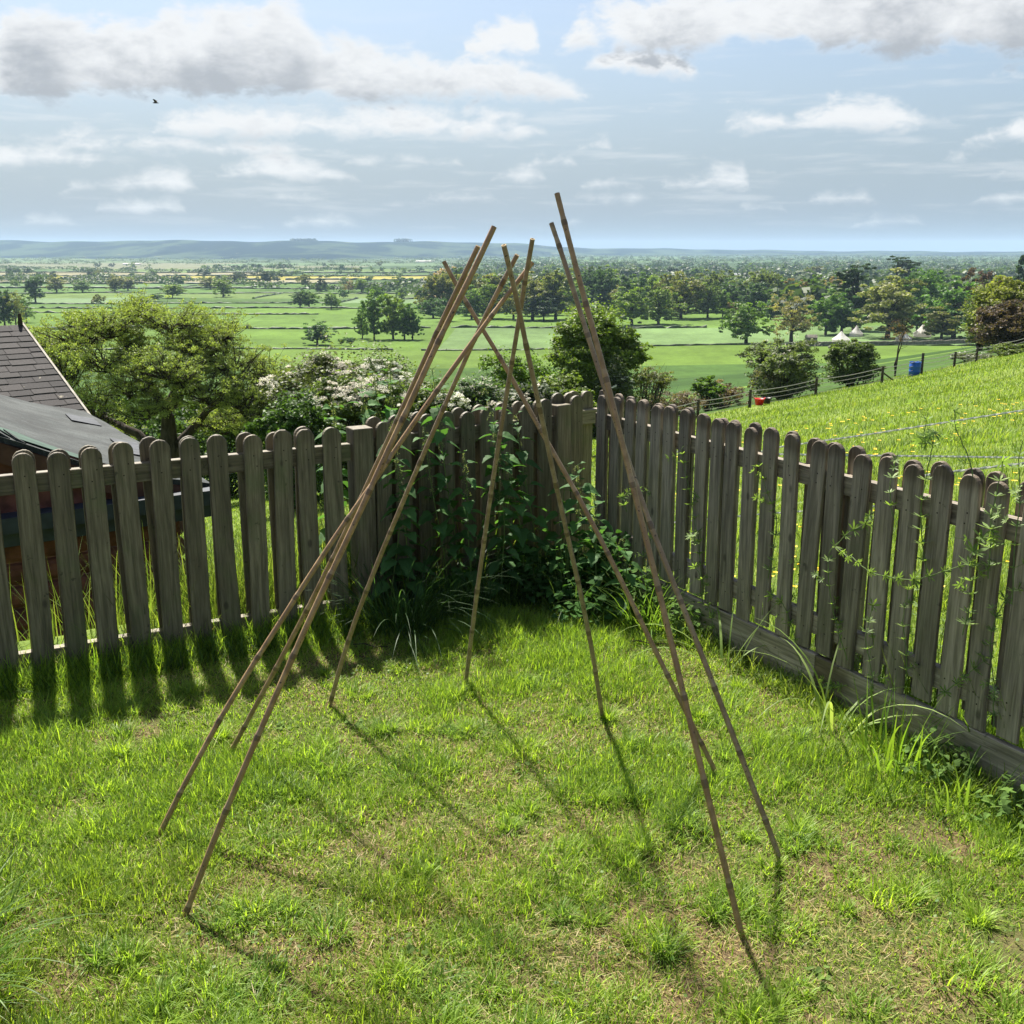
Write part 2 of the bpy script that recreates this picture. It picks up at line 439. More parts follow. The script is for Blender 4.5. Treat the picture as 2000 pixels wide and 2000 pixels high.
PROTO = {}
def proto(kind, var, lod):
    key = (kind, var, lod)
    if key in PROTO: return PROTO[key]
    r = np.random.default_rng(hash_(kind)+var*17+lod)
    n = {0: 22000, 1: 9000, 2: 900, 3: 260}[lod]; ls = {0: .0085, 1: .019, 2: .05, 3: .08}[lod]
    mb = MB(); blobs = []
    if kind in ('round', 'sparse', 'tall', 'bush'):
        cz, rz, rw = {'round': (.50, .52, .42), 'sparse': (.52, .50, .42), 'tall': (.51, .52, .36), 'bush': (.42, .42, .45)}[kind]
        nb = {0: 34, 1: 24, 2: 12, 3: 7}[lod]
        for k in range(nb):
            d = unit(1, r)[0]; q = r.uniform(.45, .95)
            if kind == 'bush' and d[2] < -.3: d[2] *= -.5
            s = r.uniform(.10, .19)*(1.15 if lod > 1 else 1)
            blobs.append((d[0]*rw*q*.8, d[1]*rw*q*.8, cz+d[2]*rz*q*.8, s*1.15, s*1.15, s*.85))
        blobs.append((0, 0, cz, rw*.6, rw*.6, rz*.6))
    elif kind == 'cedar':
        for k in range({0: 20, 1: 14, 2: 8, 3: 6}[lod]):
            z = .35+.6*k/14 if lod < 2 else .4+.5*k/8; z = min(z, .96)
            a = r.uniform(0, 6.28); q = r.uniform(.08, .30)*(1.15-z*.6)
            blobs.append((math.cos(a)*q, math.sin(a)*q, z, .17, .17, .035+.02*r.random()))
    elif kind == 'conifer':
        for k in range(12):
            z = .12+.8*k/11; w = .26*(1-z)**.7+.04
            blobs.append((r.normal()*.02, r.normal()*.02, z, w, w, .09))
    base = .0
    # trunk and limbs
    th = {'bush': .15, 'cedar': .85, 'conifer': .9}.get(kind, .42)
    tr = {'bush': .015, 'cedar': .03, 'conifer': .02}.get(kind, .022)
    tb = MB(); seg = 7 if lod < 2 else 4
    tb.tube([(0, 0, -.03), (0.004, 0, th*.3), (-.006, .004, th*.65), (0, 0, th)], [tr*1.5, tr*1.05, tr*.9, tr*.55], seg)
    if lod < 2:
        for b in blobs[:-1]:
            z0 = min(th*.98, max(th*.45, b[2]*.55))
            branch(tb, (0, 0, z0), (b[0]*.9, b[1]*.9, b[2]), tr*.42, tr*.07, r, .2, 5)
            for q in range(2):
                d = unit(1, r)[0]*np.array(b[3:6])*.9
                branch(tb, (b[0]*.5, b[1]*.5, (z0+b[2])/2), np.array(b[:3])+d, tr*.16, tr*.04, r, .2, 4)
    dens = .38 if kind == 'sparse' else 1
    if kind in ('round', 'sparse', 'tall'): blobs += [(rw*.75*math.cos(a_)*r.uniform(.4, 1), rw*.75*math.sin(a_)*r.uniform(.4, 1), r.uniform(.16, .32), .15, .15, .12) for a_ in np.linspace(0, 6.28, 9 if lod < 2 else 4)]
    V, Q, LV = clumps(blobs, int(n*dens), ls*(.85 if kind == 'sparse' else 1), r, .45, .42 if lod > 1 else .34)
    sx = .5/np.percentile(np.hypot(V[:, 0], V[:, 1]), 97); sz = 1/np.percentile(V[:, 2], 99.7); S3 = np.array([sx, sx, sz])
    V = V*S3; tb.v = [v*S3 for v in tb.v]
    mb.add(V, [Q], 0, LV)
    PROTO[key] = (mb.mesh('crown', M_LEAF if lod < 2 else M_LEAF_FAR), tb.mesh('trunk', M_BARK, True), mb, tb)
    return PROTO[key]
def hash_(s): return sum(ord(c)*(i+3) for i, c in enumerate(s))
PROTO1 = {}
def put_tree(kind, X, Y, Z, h, w, col, label, name='tree', cat='tree', group=None, lod=1, var=None, rot=None):
    var = random.randrange(4) if var is None else var
    rot = random.uniform(0, 6.28) if rot is None else rot
    if lod < 2:
        cm, tm, _, _ = proto(kind, var, lod)
        root = empty(name, (X, Y, Z), rot); tag(root, label, cat, group)
        c = mobj('crown', cm, root); c.scale = (w, w, h); c.color = (*col, 1)
        t = mobj('trunk', tm, root); t.scale = (w, w, h)
        return root
    key = (kind, var, lod)
    if key not in PROTO1:
        _, _, mb, tb = proto(kind, var, lod)
        m2 = MB()
        V = np.concatenate(mb.v); m2.add(V, [np.concatenate(mb.f[4])], 0, np.concatenate(mb.lv[4]))
        V = np.concatenate(tb.v); m2.add(V, [np.concatenate(tb.f[k]) for k in tb.f], 1)
        PROTO1[key] = m2.mesh(name, [M_LEAF_FAR, M_BARK])
    o = mobj(name, PROTO1[key], loc=(X, Y, Z)); o.rotation_euler = (0, 0, rot); o.scale = (w, w, h); o.color = (*col, 1)
    tag(o, label, cat, group); return o
def tree_px(px, py, hpx, wpx, kind, col, label, lod=1, **k):
    X, Y, Z = hit(px, py, 135)
    s = (Y*math.cos(PITCH)+8)/F
    return put_tree(kind, X, Y, Z-.2, hpx*s*1.06, wpx*s*1.34, tuple(k_*1.4 for k_ in col), label, lod=lod, **k)

# colours
G_MID = (.075, .125, .030); G_DEEP = (.042, .088, .026); G_LIGHT = (.115, .165, .035); G_OLIVE = (.125, .130, .048)
G_DARK = (.026, .045, .022); G_BROWN = (.16, .12, .062); G_BLUE = (.05, .085, .045); COPPER = (.065, .038, .026); G_YEL = (.16, .19, .04)

# ================================================================== TREES AND SHRUBS
def px_s(Y): return (Y*math.cos(PITCH)+ .02*Y+.4)/F

# ---- the oak on the left
def make_oak():
    r = np.random.default_rng(5); Y0 = 45.0
    def W(px, py, dy=0): 
        p = at_y(px, py, Y0+dy); return p
    base = at_y(318, 900, Y0); X0 = base[0]; Z0 = gz(X0, Y0)
    root = empty('oak_tree', (X0, Y0, Z0)); tag(root, 'spreading oak with yellow-green young leaves and dark bare limbs behind the shed', 'tree')
    s = px_s(Y0); O = np.array([X0, Y0, Z0])
    # crown domes: px centre x, y, half width px, half height px, depth offset, depth radius px
    D = [(150,640,95,42,1,80),(75,660,55,38,2,60),(215,625,70,40,-1,70),(330,618,92,36,0,90),(420,640,70,42,1,80),(270,600,45,26,1,50),(268,668,52,34,.5,60),
         (120,700,70,45,0,70),(200,690,65,45,-1.5,60),(455,690,80,52,0,80),(520,720,50,60,1,60),(330,712,100,42,-2.2,80),(250,745,60,38,-2,60),
         (400,745,90,45,-1.5,70),(480,770,70,50,-.5,70),(180,770,70,50,0,70),(540,790,45,50,.5,50),(290,790,60,32,-2,40),(375,665,75,34,-.5,60),(440,815,70,40,1,50),(130,820,60,60,1,50),(200,840,70,40,1,40),(520,820,60,50,0,50),(60,720,40,50,2,50)]
    tr = MB(); cr = MB()
    fork = W(330, 860)-O; low = np.array([0, 0, -.3])
    P = np.array([low, (.1, 0, 1.8), (fork+np.array([.1, 0, -1.4])), fork, W(328, 810)-O])
    tr.tube(P, [.55, .42, .38, .36, .26], 10)
    limbs = {'l': [W(300,880)-O, W(262,838)-O, W(205,800,1)-O, W(160,775,1)-O], 'r': [W(340,890)-O, W(375,840)-O, W(420,795)-O, W(470,765)-O],
             'c': [W(328,815)-O, W(335,740)-O, W(330,690)-O, W(345,655)-O], 'c2': [W(326,820)-O, W(290,740,.5)-O, W(255,670,.5)-O, W(225,640)-O],
             'c3': [W(330,800)-O, W(375,730,.5)-O, W(410,680,.5)-O, W(430,650)-O]}
    anchors = []
    for k, L in limbs.items():
        L = np.array(L); t = np.linspace(0, 3, 16); P = np.stack([np.interp(t, range(4), L[:, i]) for i in range(3)], 1)
        P += np.cumsum(r.normal(size=P.shape)*.06, 0)
        tr.tube(P, np.linspace(.22, .08, 16), 7); anchors += list(P[3:])
    anchors = np.array(anchors)
    ends = []
    for (px, py, hw, hh, dy, dr) in D:
        c = W(px, py+hh*.35, dy)-O; rx, rz, ry = hw*s, hh*s, dr*s
        a = anchors[np.argmin(np.linalg.norm(anchors-(c-np.array([0, 0, rz*.5])), axis=1))]
        B = branch(tr, a, c-np.array([0, 0, rz*.5]), .09, .05, r, .22, 8)
        n_tw = int(36*hw/70)
        for q in range(n_tw):
            d = unit(1, r)[0]; d[2] = abs(d[2])*.9+.05 if r.random() < .8 else d[2]*.5; d /= np.linalg.norm(d)
            rr = r.uniform(.6, 1.02)
            e = c+d*np.array([rx, ry, rz])*rr*np.array([1, 1, 1.1])
            st = B[r.integers(3, 8)] if r.random() < .6 else c+d*np.array([rx, ry, rz])*.25-np.array([0, 0, rz*.3])
            BB = branch(tr, st, e, .035, .010, r, .3, 6)
            ends.append(e)
            for w in range(5):
                e2 = BB[r.integers(2, 6)]+r.normal(size=3)*.32*np.array([1, 1, .7]); tr.tube([BB[3], (BB[3]+e2)/2+r.normal(size=3)*.05, e2], [.013, .009, .005], 3, cap=False)
                ends.append(e2)
    ends = np.array(ends); n = 140000
    tint = r.random(len(ends)); idx = r.integers(0, len(ends), n)
    sz = r.uniform(.10, .25, len(ends))
    P = ends[idx]+unit(n, r)*(sz[idx]*r.random(n)**.5)[:, None]*np.array([1.15, 1.15, .62])+np.array([0, 0, .06])
    V, Q = leaves_at(P, .038, r, .35)
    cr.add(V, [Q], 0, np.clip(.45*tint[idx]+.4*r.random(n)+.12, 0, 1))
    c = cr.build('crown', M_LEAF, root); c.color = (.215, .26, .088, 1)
    tr.build('trunk', M_BARK, root, True)
make_oak()

def shrub(px, topy, wpx, Y, col, label, bl=0., faded=False, kind='bush', name='shrub', cat='shrub', n=16000, ls=.05, hscale=1., seed=None, sparse=False):
    r = np.random.default_rng(int(px*7+topy))
    top = at_y(px, topy, Y); X0 = top[0]; Z0 = gz(X0, Y); H = top[2]-Z0; w = wpx*px_s(Y)/2
    root = empty(name, (X0, Y, Z0)); tag(root, label, cat)
    blobs = []
    cz = max(H-w*1.0, H*.5)
    for k in range(26):
        d = unit(1, r)[0]; d[2] = abs(d[2])*1.0-.25 if r.random() < .75 else d[2]
        q = r.uniform(.45, .9); bs = w*r.uniform(.22, .42)
        z = cz+d[2]*(H-cz)*q*.9
        blobs.append((d[0]*w*q*.85, d[1]*w*q*.85, max(z, bs*.5), bs, bs, bs*.8))
    blobs.append((0, 0, cz*.8, w*.7, w*.7, cz*.7))
    if H > 3: blobs.append((0, 0, H*.3, w*.8, w*.7, H*.28))
    V, Q, LV = clumps(blobs, n, ls, r, .5, .38)
    sx = w/np.percentile(np.abs(V[:, 0]), 96); sz = H/np.percentile(V[:, 2], 99.5); S3 = np.array([sx, sx, sz])
    blobs = [(q[0]*sx, q[1]*sx, q[2]*sz, q[3]*sx, q[4]*sx, q[5]*sz) for q in blobs]
    cr = MB(); V = V*S3; cr.add(V, [Q], 0, LV)
    c = cr.build('foliage', M_LEAF, root); c.color = (*col, 1)
    tb = MB()
    for b in blobs[:-2]:
        branch(tb, (r.normal()*.1, r.normal()*.1, -.2), b[:3], .05, .012, r, .2, 6)
        for q in range(3): branch(tb, np.array(b[:3])*.7, np.array(b[:3])+unit(1, r)[0]*b[3]*1.05, .014, .005, r, .25, 4)
    tb.build('stems', M_BARK, root)
    if bl > 0:
        bb = MB(); V, Q, LV = clumps([(b[0], b[1], b[2]+.05, b[3]*1.08, b[4]*1.08, b[5]*1.12) for b in blobs[:-2] if r.random() < .55+bl*.45], int(n*bl*1.2), ls*.56, r, .86, .2, low=-.2)
        bb.add(V, [Q], 0, LV); bb.build('blossom', M_BLOSSOM_P if faded else M_BLOSSOM, root)
    return root
H_ = dict(cat='hawthorn bush', name='hawthorn_bush')
shrub(628, 692, 190, 38, (.085,.105,.045), 'hawthorn covered in fading pinkish-white blossom right of the oak', .5, True, n=26000, **H_)
shrub(745, 684, 150, 46, (.085,.12,.04), 'hawthorn with bright white blossom behind the left bundle of canes', .75, False, n=24000, **H_)
shrub(690, 740, 190, 33, (.085,.12,.04), 'low hawthorn with browned blossom just behind the left fence post', .5, True, n=22000, **H_)
shrub(575, 775, 150, 30, (.06,.11,.028), 'deep green bramble thicket between the oak and the left fence post', 0, n=20000)
shrub(832, 748, 120, 37, (.085,.12,.04), 'shrub flecked with white flowers behind the crossing canes', .6, False, n=17000)
shrub(790, 722, 120, 54, (.11,.155,.035), 'light green bush behind the blossoming hawthorns', 0, n=14000)
shrub(935, 740, 120, 40, (.065,.105,.045), 'grey-green bush showing between the crossed canes', .06, True, n=17000)
shrub(1012, 692, 130, 50, (.085,.145,.025), 'fresh green young tree between the crossed canes and the round tree', 0, n=17000)
shrub(1035, 758, 130, 32, (.06,.085,.04), 'dark hawthorn with sparse faded flowers just over the fence corner', .14, True, n=17000, **H_)
shrub(1092, 736, 120, 35, (.12,.165,.04), 'pale green shrub in front of the round yellow-topped tree', 0, n=16000)
shrub(1160, 604, 164, 60, (.115,.165,.035), 'dense rounded tree with yellow-green top rising behind the tall pair of canes', 0, name='tree', cat='tree', n=42000, ls=.085)
shrub(1200, 706, 66, 57, (.075,.10,.05), 'hawthorn with faded flowers growing against the right side of the rounded tree', .22, False, n=12000, ls=.06, **H_)
shrub(1268, 716, 85, 61, (.11,.125,.05), 'thin twiggy shrub beside the rounded tree', 0, n=5000, ls=.05)
shrub(1535, 664, 118, 74, (.105,.135,.065), 'greyish hawthorn standing behind the wire fence above the red bucket', .03, True, n=18000, ls=.07, **H_)
shrub(1500, 722, 64, 78, (.13,.13,.07), 'brownish bramble leaning on the hawthorn by the red bucket', 0, n=7000, ls=.06)
shrub(1668, 668, 88, 78, (.085,.12,.045), 'round green bush behind the wire fence left of the blue barrel', 0, n=16000, ls=.07)
shrub(1410, 745, 110, 80, (.14,.105,.075), 'low brown bramble heap at the foot of the field', 0, n=6000, ls=.06)
shrub(1385, 735, 56, 78, (.10,.17,.035), 'small bright green bush above the brown bramble heap', 0, n=6000, ls=.07)
shrub(1320, 764, 120, 76, (.13,.10,.07), 'straggling brown brambles at the left end of the wire fence', 0, n=6000, ls=.05)
shrub(1905, 692, 90, 86, (.095,.12,.055), 'straggly bush along the wire fence right of the blue barrel', .05, False, n=8000, ls=.07)
shrub(1985, 672, 80, 84, (.11,.15,.04), 'light green bush at the right end of the wire fence', 0, n=8000, ls=.07)
shrub(1985, 545, 130, 104, (.16,.18,.05), 'big yellow-green tree at the right edge of the photo', 0, name='tree', cat='tree', n=36000, ls=.11)
shrub(1975, 590, 110, 98, (.085,.062,.045), 'dark brown-leaved tree in front of the yellow-green tree at the right edge', 0, name='tree', cat='tree', n=18000, ls=.09)
shrub(1925, 560, 66, 112, (.12,.15,.05), 'slim pale green tree left of the dark brown-leaved tree', 0, name='tree', cat='tree', n=10000, ls=.10)
shrub(60, 760, 220, 54, (.06,.11,.03), 'dark green thicket under the left side of the oak', 0, n=16000, ls=.08)
shrub(230, 770, 240, 54, (.06,.11,.03), 'dark green thicket behind the oak trunk', 0, n=18000, ls=.08)
shrub(430, 770, 240, 52, (.07,.12,.03), 'green undergrowth right of the oak trunk', 0, n=18000, ls=.08)
shrub(520, 700, 120, 60, (.075,.12,.03), 'green bush rising behind the right side of the oak', 0, n=14000, ls=.08)

# individually described trees: px, base y, height px, width px, kind, colour, label, lod
T = [
(708,661,58,24,'tall',G_MID,'slim tree at the left end of the field clump',1),
(731,664,90,40,'tall',G_MID,'tallest tree of the clump in the open field',1),
(768,663,84,40,'tall',G_LIGHT,'pale middle tree of the clump in the open field',1),
(790,664,72,38,'round',G_MID,'round tree right of the middle of the field clump',1),
(806,664,66,32,'round',G_DEEP,'dark rightmost tree of the field clump',1),
(620,674,47,50,'round',G_DEEP,'lone dark round tree in the open field',1),
(667,674,13,13,'bush',G_MID,'tiny bush between the lone round tree and the field clump',1),
(685,676,17,22,'bush',G_DEEP,'small dark bush right of the lone round tree',1),
(586,600,36,32,'round',G_BLUE,'left tree of a blue-green group above the lone round tree',1),
(604,600,30,34,'round',G_MID,'right tree of a blue-green group above the lone round tree',1),
(647,604,30,28,'round',G_MID,'small round tree right of the blue-green group',1),
(596,560,24,26,'round',G_OLIVE,'pale tree on the plain above the blue-green group',1),
(627,570,28,20,'conifer',G_DARK,'dark pointed tree on the plain',1),
(681,571,24,24,'sparse',G_BROWN,'brownish tree on the plain above the field clump',1),
(706,571,25,26,'round',G_LIGHT,'pale green tree on the plain above the field clump',1),
(518,555,25,28,'round',G_DARK,'dark round tree near the yellow fields',1),
(840,606,44,30,'tall',G_BLUE,'blue-green tall tree left of the tan tree',1),
(846,622,38,54,'round',G_DEEP,'dark broad tree below the tan tree',1),
(785,584,24,20,'round',G_MID,'small tree left of the tan tree on the plain',1),
(884,606,78,66,'sparse',(.27,.185,.115),'tan almost leafless tree behind the left canes',1),
(868,628,28,44,'bush',G_DEEP,'bushy dark green tree under the tan tree',1),
(921,624,62,48,'round',G_MID,'mid green tree right of the tan tree',1),
(960,622,78,60,'round',G_LIGHT,'yellow-green tree showing behind the crossed canes',1),
(1003,624,70,50,'round',G_OLIVE,'olive tree left of the big wood edge trees',1),
(1040,626,88,72,'round',G_OLIVE,'large olive tree left of the tall pair of canes',1),
(1085,625,92,74,'round',(.10,.115,.045),'large grey-green tree right behind the tall pair of canes',1),
(1062,627,44,70,'bush',G_DARK,'dark ivy-clad thicket under the large olive trees',1),
(1130,617,62,44,'round',G_MID,'mid green tree just right of the tall pair of canes',1),
(1178,608,52,46,'round',G_BLUE,'blue-green tree above the rounded yellow-topped tree',1),
(1234,636,76,64,'round',G_LIGHT,'pale willow left of the pair at the field edge',1),
(1286,634,70,64,'round',(.105,.145,.045),'duller willow right of the pair at the field edge',1),
(1330,622,84,64,'tall',G_OLIVE,'tall olive tree right of the two willows',1),
(1382,621,66,40,'tall',(.095,.13,.05),'slender grey-green tree right of the tall olive tree',1),
(1411,620,50,28,'tall',G_MID,'narrow green tree next to the slender grey-green tree',1),
(1428,620,28,30,'bush',G_BROWN,'small brownish bush behind the solitary green tree',1),
(1451,594,24,9,'conifer',G_DARK,'narrow dark cypress on the pale field',1),
(1457,670,75,78,'round',G_MID,'solitary round green tree in the light field',1),
(1490,616,52,52,'round',G_MID,'green tree right above the solitary round tree',1),
(1518,590,28,12,'conifer',G_DARK,'thin dark conifer left of the park trees',1),
(1505,624,40,30,'round',G_DEEP,'small deep green tree left of the brown-green park tree',1),
(1545,668,92,82,'sparse',(.15,.135,.07),'brown-green thin-crowned park tree left of the tents',1),
(1537,604,54,42,'round',G_BLUE,'blue-green tree behind the brown-green park tree',1),
(1612,655,84,60,'round',(.075,.135,.032),'left half of the deep green pair beside the tents',1),
(1643,653,82,66,'round',G_DEEP,'right half of the deep green pair beside the tents',1),
(1600,606,60,60,'round',G_BROWN,'brownish round tree behind the deep green pair',1),
(1642,628,72,50,'round',G_LIGHT,'light green tree behind the deep green pair',1),
(1672,644,32,28,'round',G_MID,'small green tree between the tents and the olive park tree',1),
(1668,645,120,62,'cedar',G_DARK,'dark flat-topped pine between the park trees',1),
(1733,660,124,108,'round',(.135,.145,.062),'tallest olive park tree right of the pine',1),
(1747,600,92,56,'cedar',G_DARK,'dark cedar top showing above the tallest olive tree',1),
(1797,632,98,62,'tall',(.07,.13,.035),'fresh green tree behind and right of the tallest olive tree',1),
(1790,650,62,44,'round',G_BLUE,'blue-green tree low behind the tents',1),
(1862,660,110,96,'round',(.065,.13,.03),'broad bright green park tree near the copper tree',1),
(1838,664,66,66,'round',G_OLIVE,'olive willow in front of the broad bright green tree',1),
(1905,650,114,58,'round',COPPER,'copper-leaved dark tree right of the park',1),
(1822,618,72,50,'round',G_BLUE,'dull blue-green tree behind the park trees',1),
(1890,612,52,44,'round',G_BROWN,'light brown tree above the copper-leaved tree',1),
(1930,665,80,44,'round',G_LIGHT,'pale green tree right of the copper-leaved tree',1),
(1990,640,142,46,'conifer',G_DARK,'dark tall conifer at the right edge skyline',1),
(70,592,50,34,'tall',G_BLUE,'tall blue-green tree above the slate roof',1),
(10,640,72,38,'tall',G_BLUE,'tree at the left edge behind the slate roof',1),
(32,640,66,34,'sparse',G_OLIVE,'thin tree second from the left edge',1),
(52,630,52,34,'sparse',G_MID,'sparse green tree left of the oak',1),
(111,573,36,30,'round',G_OLIVE,'pale olive tree on the plain left of centre hedge',1),
(162,572,26,30,'round',G_MID,'round tree between two hedges above the oak',1),
(225,569,30,28,'tall',G_OLIVE,'left tree of an olive pair above the oak',1),
(250,568,25,28,'tall',G_OLIVE,'right tree of an olive pair above the oak',1),
(303,589,15,26,'bush',G_DEEP,'dark bush just above the oak crown',1),
(337,582,24,40,'bush',G_LIGHT,'yellow-green bush just above the oak crown',1),
(411,565,26,30,'round',G_OLIVE,'olive tree above the right side of the oak',1),
(436,580,38,36,'tall',G_LIGHT,'taller pale tree above the right side of the oak',1),
(463,556,22,24,'round',G_DARK,'dark round tree in front of the yellow field',1),
(104,545,14,14,'round',G_DARK,'small dark tree in front of the tan field',1),
(178,543,16,13,'round',G_DARK,'small dark tree beside the tan field',1),
]
for t in T:
    tree_px(*t[:6], t[6], lod=t[7], var=(t[0]*3+t[1]) % 4)

rb = np.random.default_rng(321)
for k in range(30):
    px = 850+670*(k+rb.random())/30; col = [G_OLIVE, G_MID, G_LIGHT, G_BLUE, (.10,.125,.05)][rb.integers(5)]
    tree_px(px, rb.uniform(604, 618), rb.uniform(46, 80), rb.uniform(40, 62), 'round' if rb.random() < .7 else 'bush', col, 'tree in the belt behind the light field, its crown merging with its neighbours', lod=1, var=int(rb.integers(4)), name='belt_tree', group='trees merging in the belt behind the light field')
for k in range(16):
    px = 1560+370*(k+rb.random())/16; col = [G_OLIVE, G_MID, G_DEEP, G_BLUE, G_BROWN][rb.integers(5)]
    tree_px(px, rb.uniform(606, 632), rb.uniform(50, 84), rb.uniform(46, 66), 'round', col, 'tree filling the back of the park, its crown merging with its neighbours', lod=1, var=int(rb.integers(4)), name='park_tree', group='trees merging at the back of the park')

# farther hedgerow trees: share meshes and groups
r3 = np.random.default_rng(99)
cnt = 0
for k in range(1200):
    if cnt >= 200: break
    Y = r3.uniform(640, 3000); X = r3.uniform(-.52, .52)*Y
    px = 1000+F*X/Y; right = px > 850
    if not right and r3.random() < .45: continue
    if right and Y < 900 and r3.random() < .3: continue
    Z = gz(X, Y)
    if right: grp = 'trees dotted over the right half of the plain'; lab = 'small distant tree on the right half of the plain'
    else: grp = 'trees dotted over the left half of the plain'; lab = 'small distant tree on the left half of the plain'
    h = r3.uniform(8, 19) if right else r3.uniform(6, 15); w = h*r3.uniform(.8, 1.5)
    col = [G_MID, G_DEEP, G_OLIVE, G_BLUE, G_LIGHT, G_DARK][r3.integers(6)]
    put_tree('round' if r3.random() < .6 else 'bush', X, Y, Z-.3, h, w*1.15, tuple(k_*1.3 for k_ in col), lab, name='distant_tree', group=grp, lod=2 if Y < 1700 else 3, var=int(r3.integers(4)), rot=r3.uniform(0, 6))
    cnt += 1

# far-off woodland that reads as one mass
def far_wood():
    r = np.random.default_rng(4); mb = MB(); n = 0
    th = np.linspace(0, 2*math.pi, 7)[:-1]
    Vs = []; Qs = []; LVs = []; off = 0
    def put(X, Y, h, w):
        nonlocal off
        Z = gz(X, Y); k = 76 if Y < 2600 else 34
        d = unit(k, r); d[:, 2] = np.abs(d[:, 2])
        P = np.array([X, Y, Z+h*.35])+d*np.array([w*.5, w*.5, h*.6])*r.uniform(.6, 1.05, (k, 1))
        V, Q = leaves_at(P, h*.19, r, .5, d, .8)
        Vs.append(V); Qs.append(Q+off); off += len(V); LVs.append(np.clip(r.random(k)*.6+r.random()*.5, 0, 1))
    for k in range(9000):
        Y = 900*math.exp(r.random()**.8*2.15); X = r.uniform(-.56, .56)*Y
        px = 1000+F*X/Y; m = lump(X, Y*1.6, 210, 3)+.5*lump(X, Y*3, 75, 1)
        th_ = .75 if px < 850 else (.35 if Y < 1400 else .1)
        if Y > 3300: th_ = min(th_, -.15)
        if m < th_: continue
        put(X, Y, r.uniform(6, 13)*(1.1 if px > 900 else .8), r.uniform(14, 34)); n += 1
    # wood strips traced along hedge banks
    for (xa, ya, xb, yb, h, m) in [(850,604,1120,602,13,60),(1120,600,1500,598,11,80),(1480,612,1600,604,12,24),(1560,625,1900,620,14,90),(820,590,1000,585,10,26),(500,540,590,538,9,14),(940,560,1010,556,14,14),(1000,566,1160,560,16,40),(1090,585,1200,580,14,24),(1215,548,1270,548,15,14),(1270,552,1330,550,10,14),
                                   (1330,545,1500,538,10,24),(1480,600,1560,590,10,14),(1560,590,1900,575,14,60),(1850,560,2000,550,14,20),(1500,560,2000,548,14,50),(820,560,960,556,10,26),(400,528,600,526,11,26),(20,536,60,536,10,9)]:
        for k in range(m):
            t = r.random(); X, Y, Z = hit(xa+(xb-xa)*t, ya+(yb-ya)*t+r.normal()*1.5, 135)
            put(X, Y, h*r.uniform(.7, 1.3), h*r.uniform(1, 2))
    V = np.concatenate(Vs); Q = np.concatenate(Qs)
    mb.add(V, [Q], 0, np.concatenate(LVs))
    o = mb.build('far_woodland', M_LEAF_FAR); o.color = (.06, .092, .038, 1)
    tag(o, 'far-off woods and hedgerows massed over the plain', 'woodland', kind='stuff')
far_wood()
def ridge_trees():
    r = np.random.default_rng(8)
    for (px0, px1, nn, lab) in [(570, 618, 26, 'wooded clump on the skyline of the ridge left of centre'), (772, 802, 14, 'smaller wooded clump on the skyline of the ridge')]:
        Vs = []; off = 0; Qs = []; LV = []
        for k in range(nn):
            px = px0+(px1-px0)*(k+r.random())/nn
            rr = ray(px, 472); Y = 7600; p = np.array([rr[0]/rr[1]*Y, Y, HC+rr[2]/rr[1]*Y-8])
            d = unit(24, r); P = p+np.array([0, 0, 12])+d*np.array([16, 16, 15])
            V, Q = leaves_at(P, 7, r, .3, d, .8); Vs.append(V); Qs.append(Q+off); off += len(V); LV.append(r.random(24)*.4)
        mb = MB(); mb.add(np.concatenate(Vs), [np.concatenate(Qs)], 0, np.concatenate(LV))
        o = mb.build('ridge_wood', M_LEAF_FAR); o.color = (.03, .05, .03, 1); tag(o, lab, 'woodland', kind='stuff')
ridge_trees()

# ---- hedges between the fields
def hedge(P, h, w, lab, grp, r):
    P = np.asarray(P, float); n = len(P); T = np.gradient(P, axis=0); T /= np.linalg.norm(T, axis=1)[:, None]+1e-9
    N = np.stack([-T[:, 1], T[:, 0]], 1); N /= np.linalg.norm(N, axis=1)[:, None]+1e-9
    prof = [(-.5, 0), (-.55, .45), (-.35, .9), (0, 1.05), (.35, .9), (.55, .45), (.5, 0)]
    V = []
    hv = h*(1+.22*r.normal(size=n)); wv = w*(1+.18*r.normal(size=n))
    for a, b in prof:
        j = r.normal(size=n)*.08
        V.append(np.stack([P[:, 0]+N[:, 0]*(a+j)*wv, P[:, 1]+N[:, 1]*(a+j)*wv, P[:, 2]-.2+(b+j*.6)*hv], 1))
    V = np.stack(V, 1).reshape(-1, 3); m = len(prof)
    i = np.arange(n-1)[:, None]*m; j = np.arange(m-1)[None]
    Q = np.stack([i+j, i+m+j, i+m+j+1, i+j+1], -1).reshape(-1, 4)
    mb = MB(); mb.add(V, [Q], 0, r.random(len(Q)))
    k = n*5; idx = r.integers(0, n, k); d = unit(k, r); d[:, 2] = np.abs(d[:, 2])
    PP = P[idx]+np.stack([d[:, 0]*w*.6, d[:, 1]*w*.6, d[:, 2]*h*1.05], 1)+T[idx]*r.uniform(-1, 1, (k, 1))*1.5
    VV, QQ = leaves_at(PP, h*.2, r, .4, d, .8); mb.add(VV, [QQ], 0, r.random(k))
    root = P[0]; 
    o = mb.build('hedge', M_LEAF_FAR); o.color = (.050, .080, .030, 1)
    tag(o, lab, 'hedge', grp)
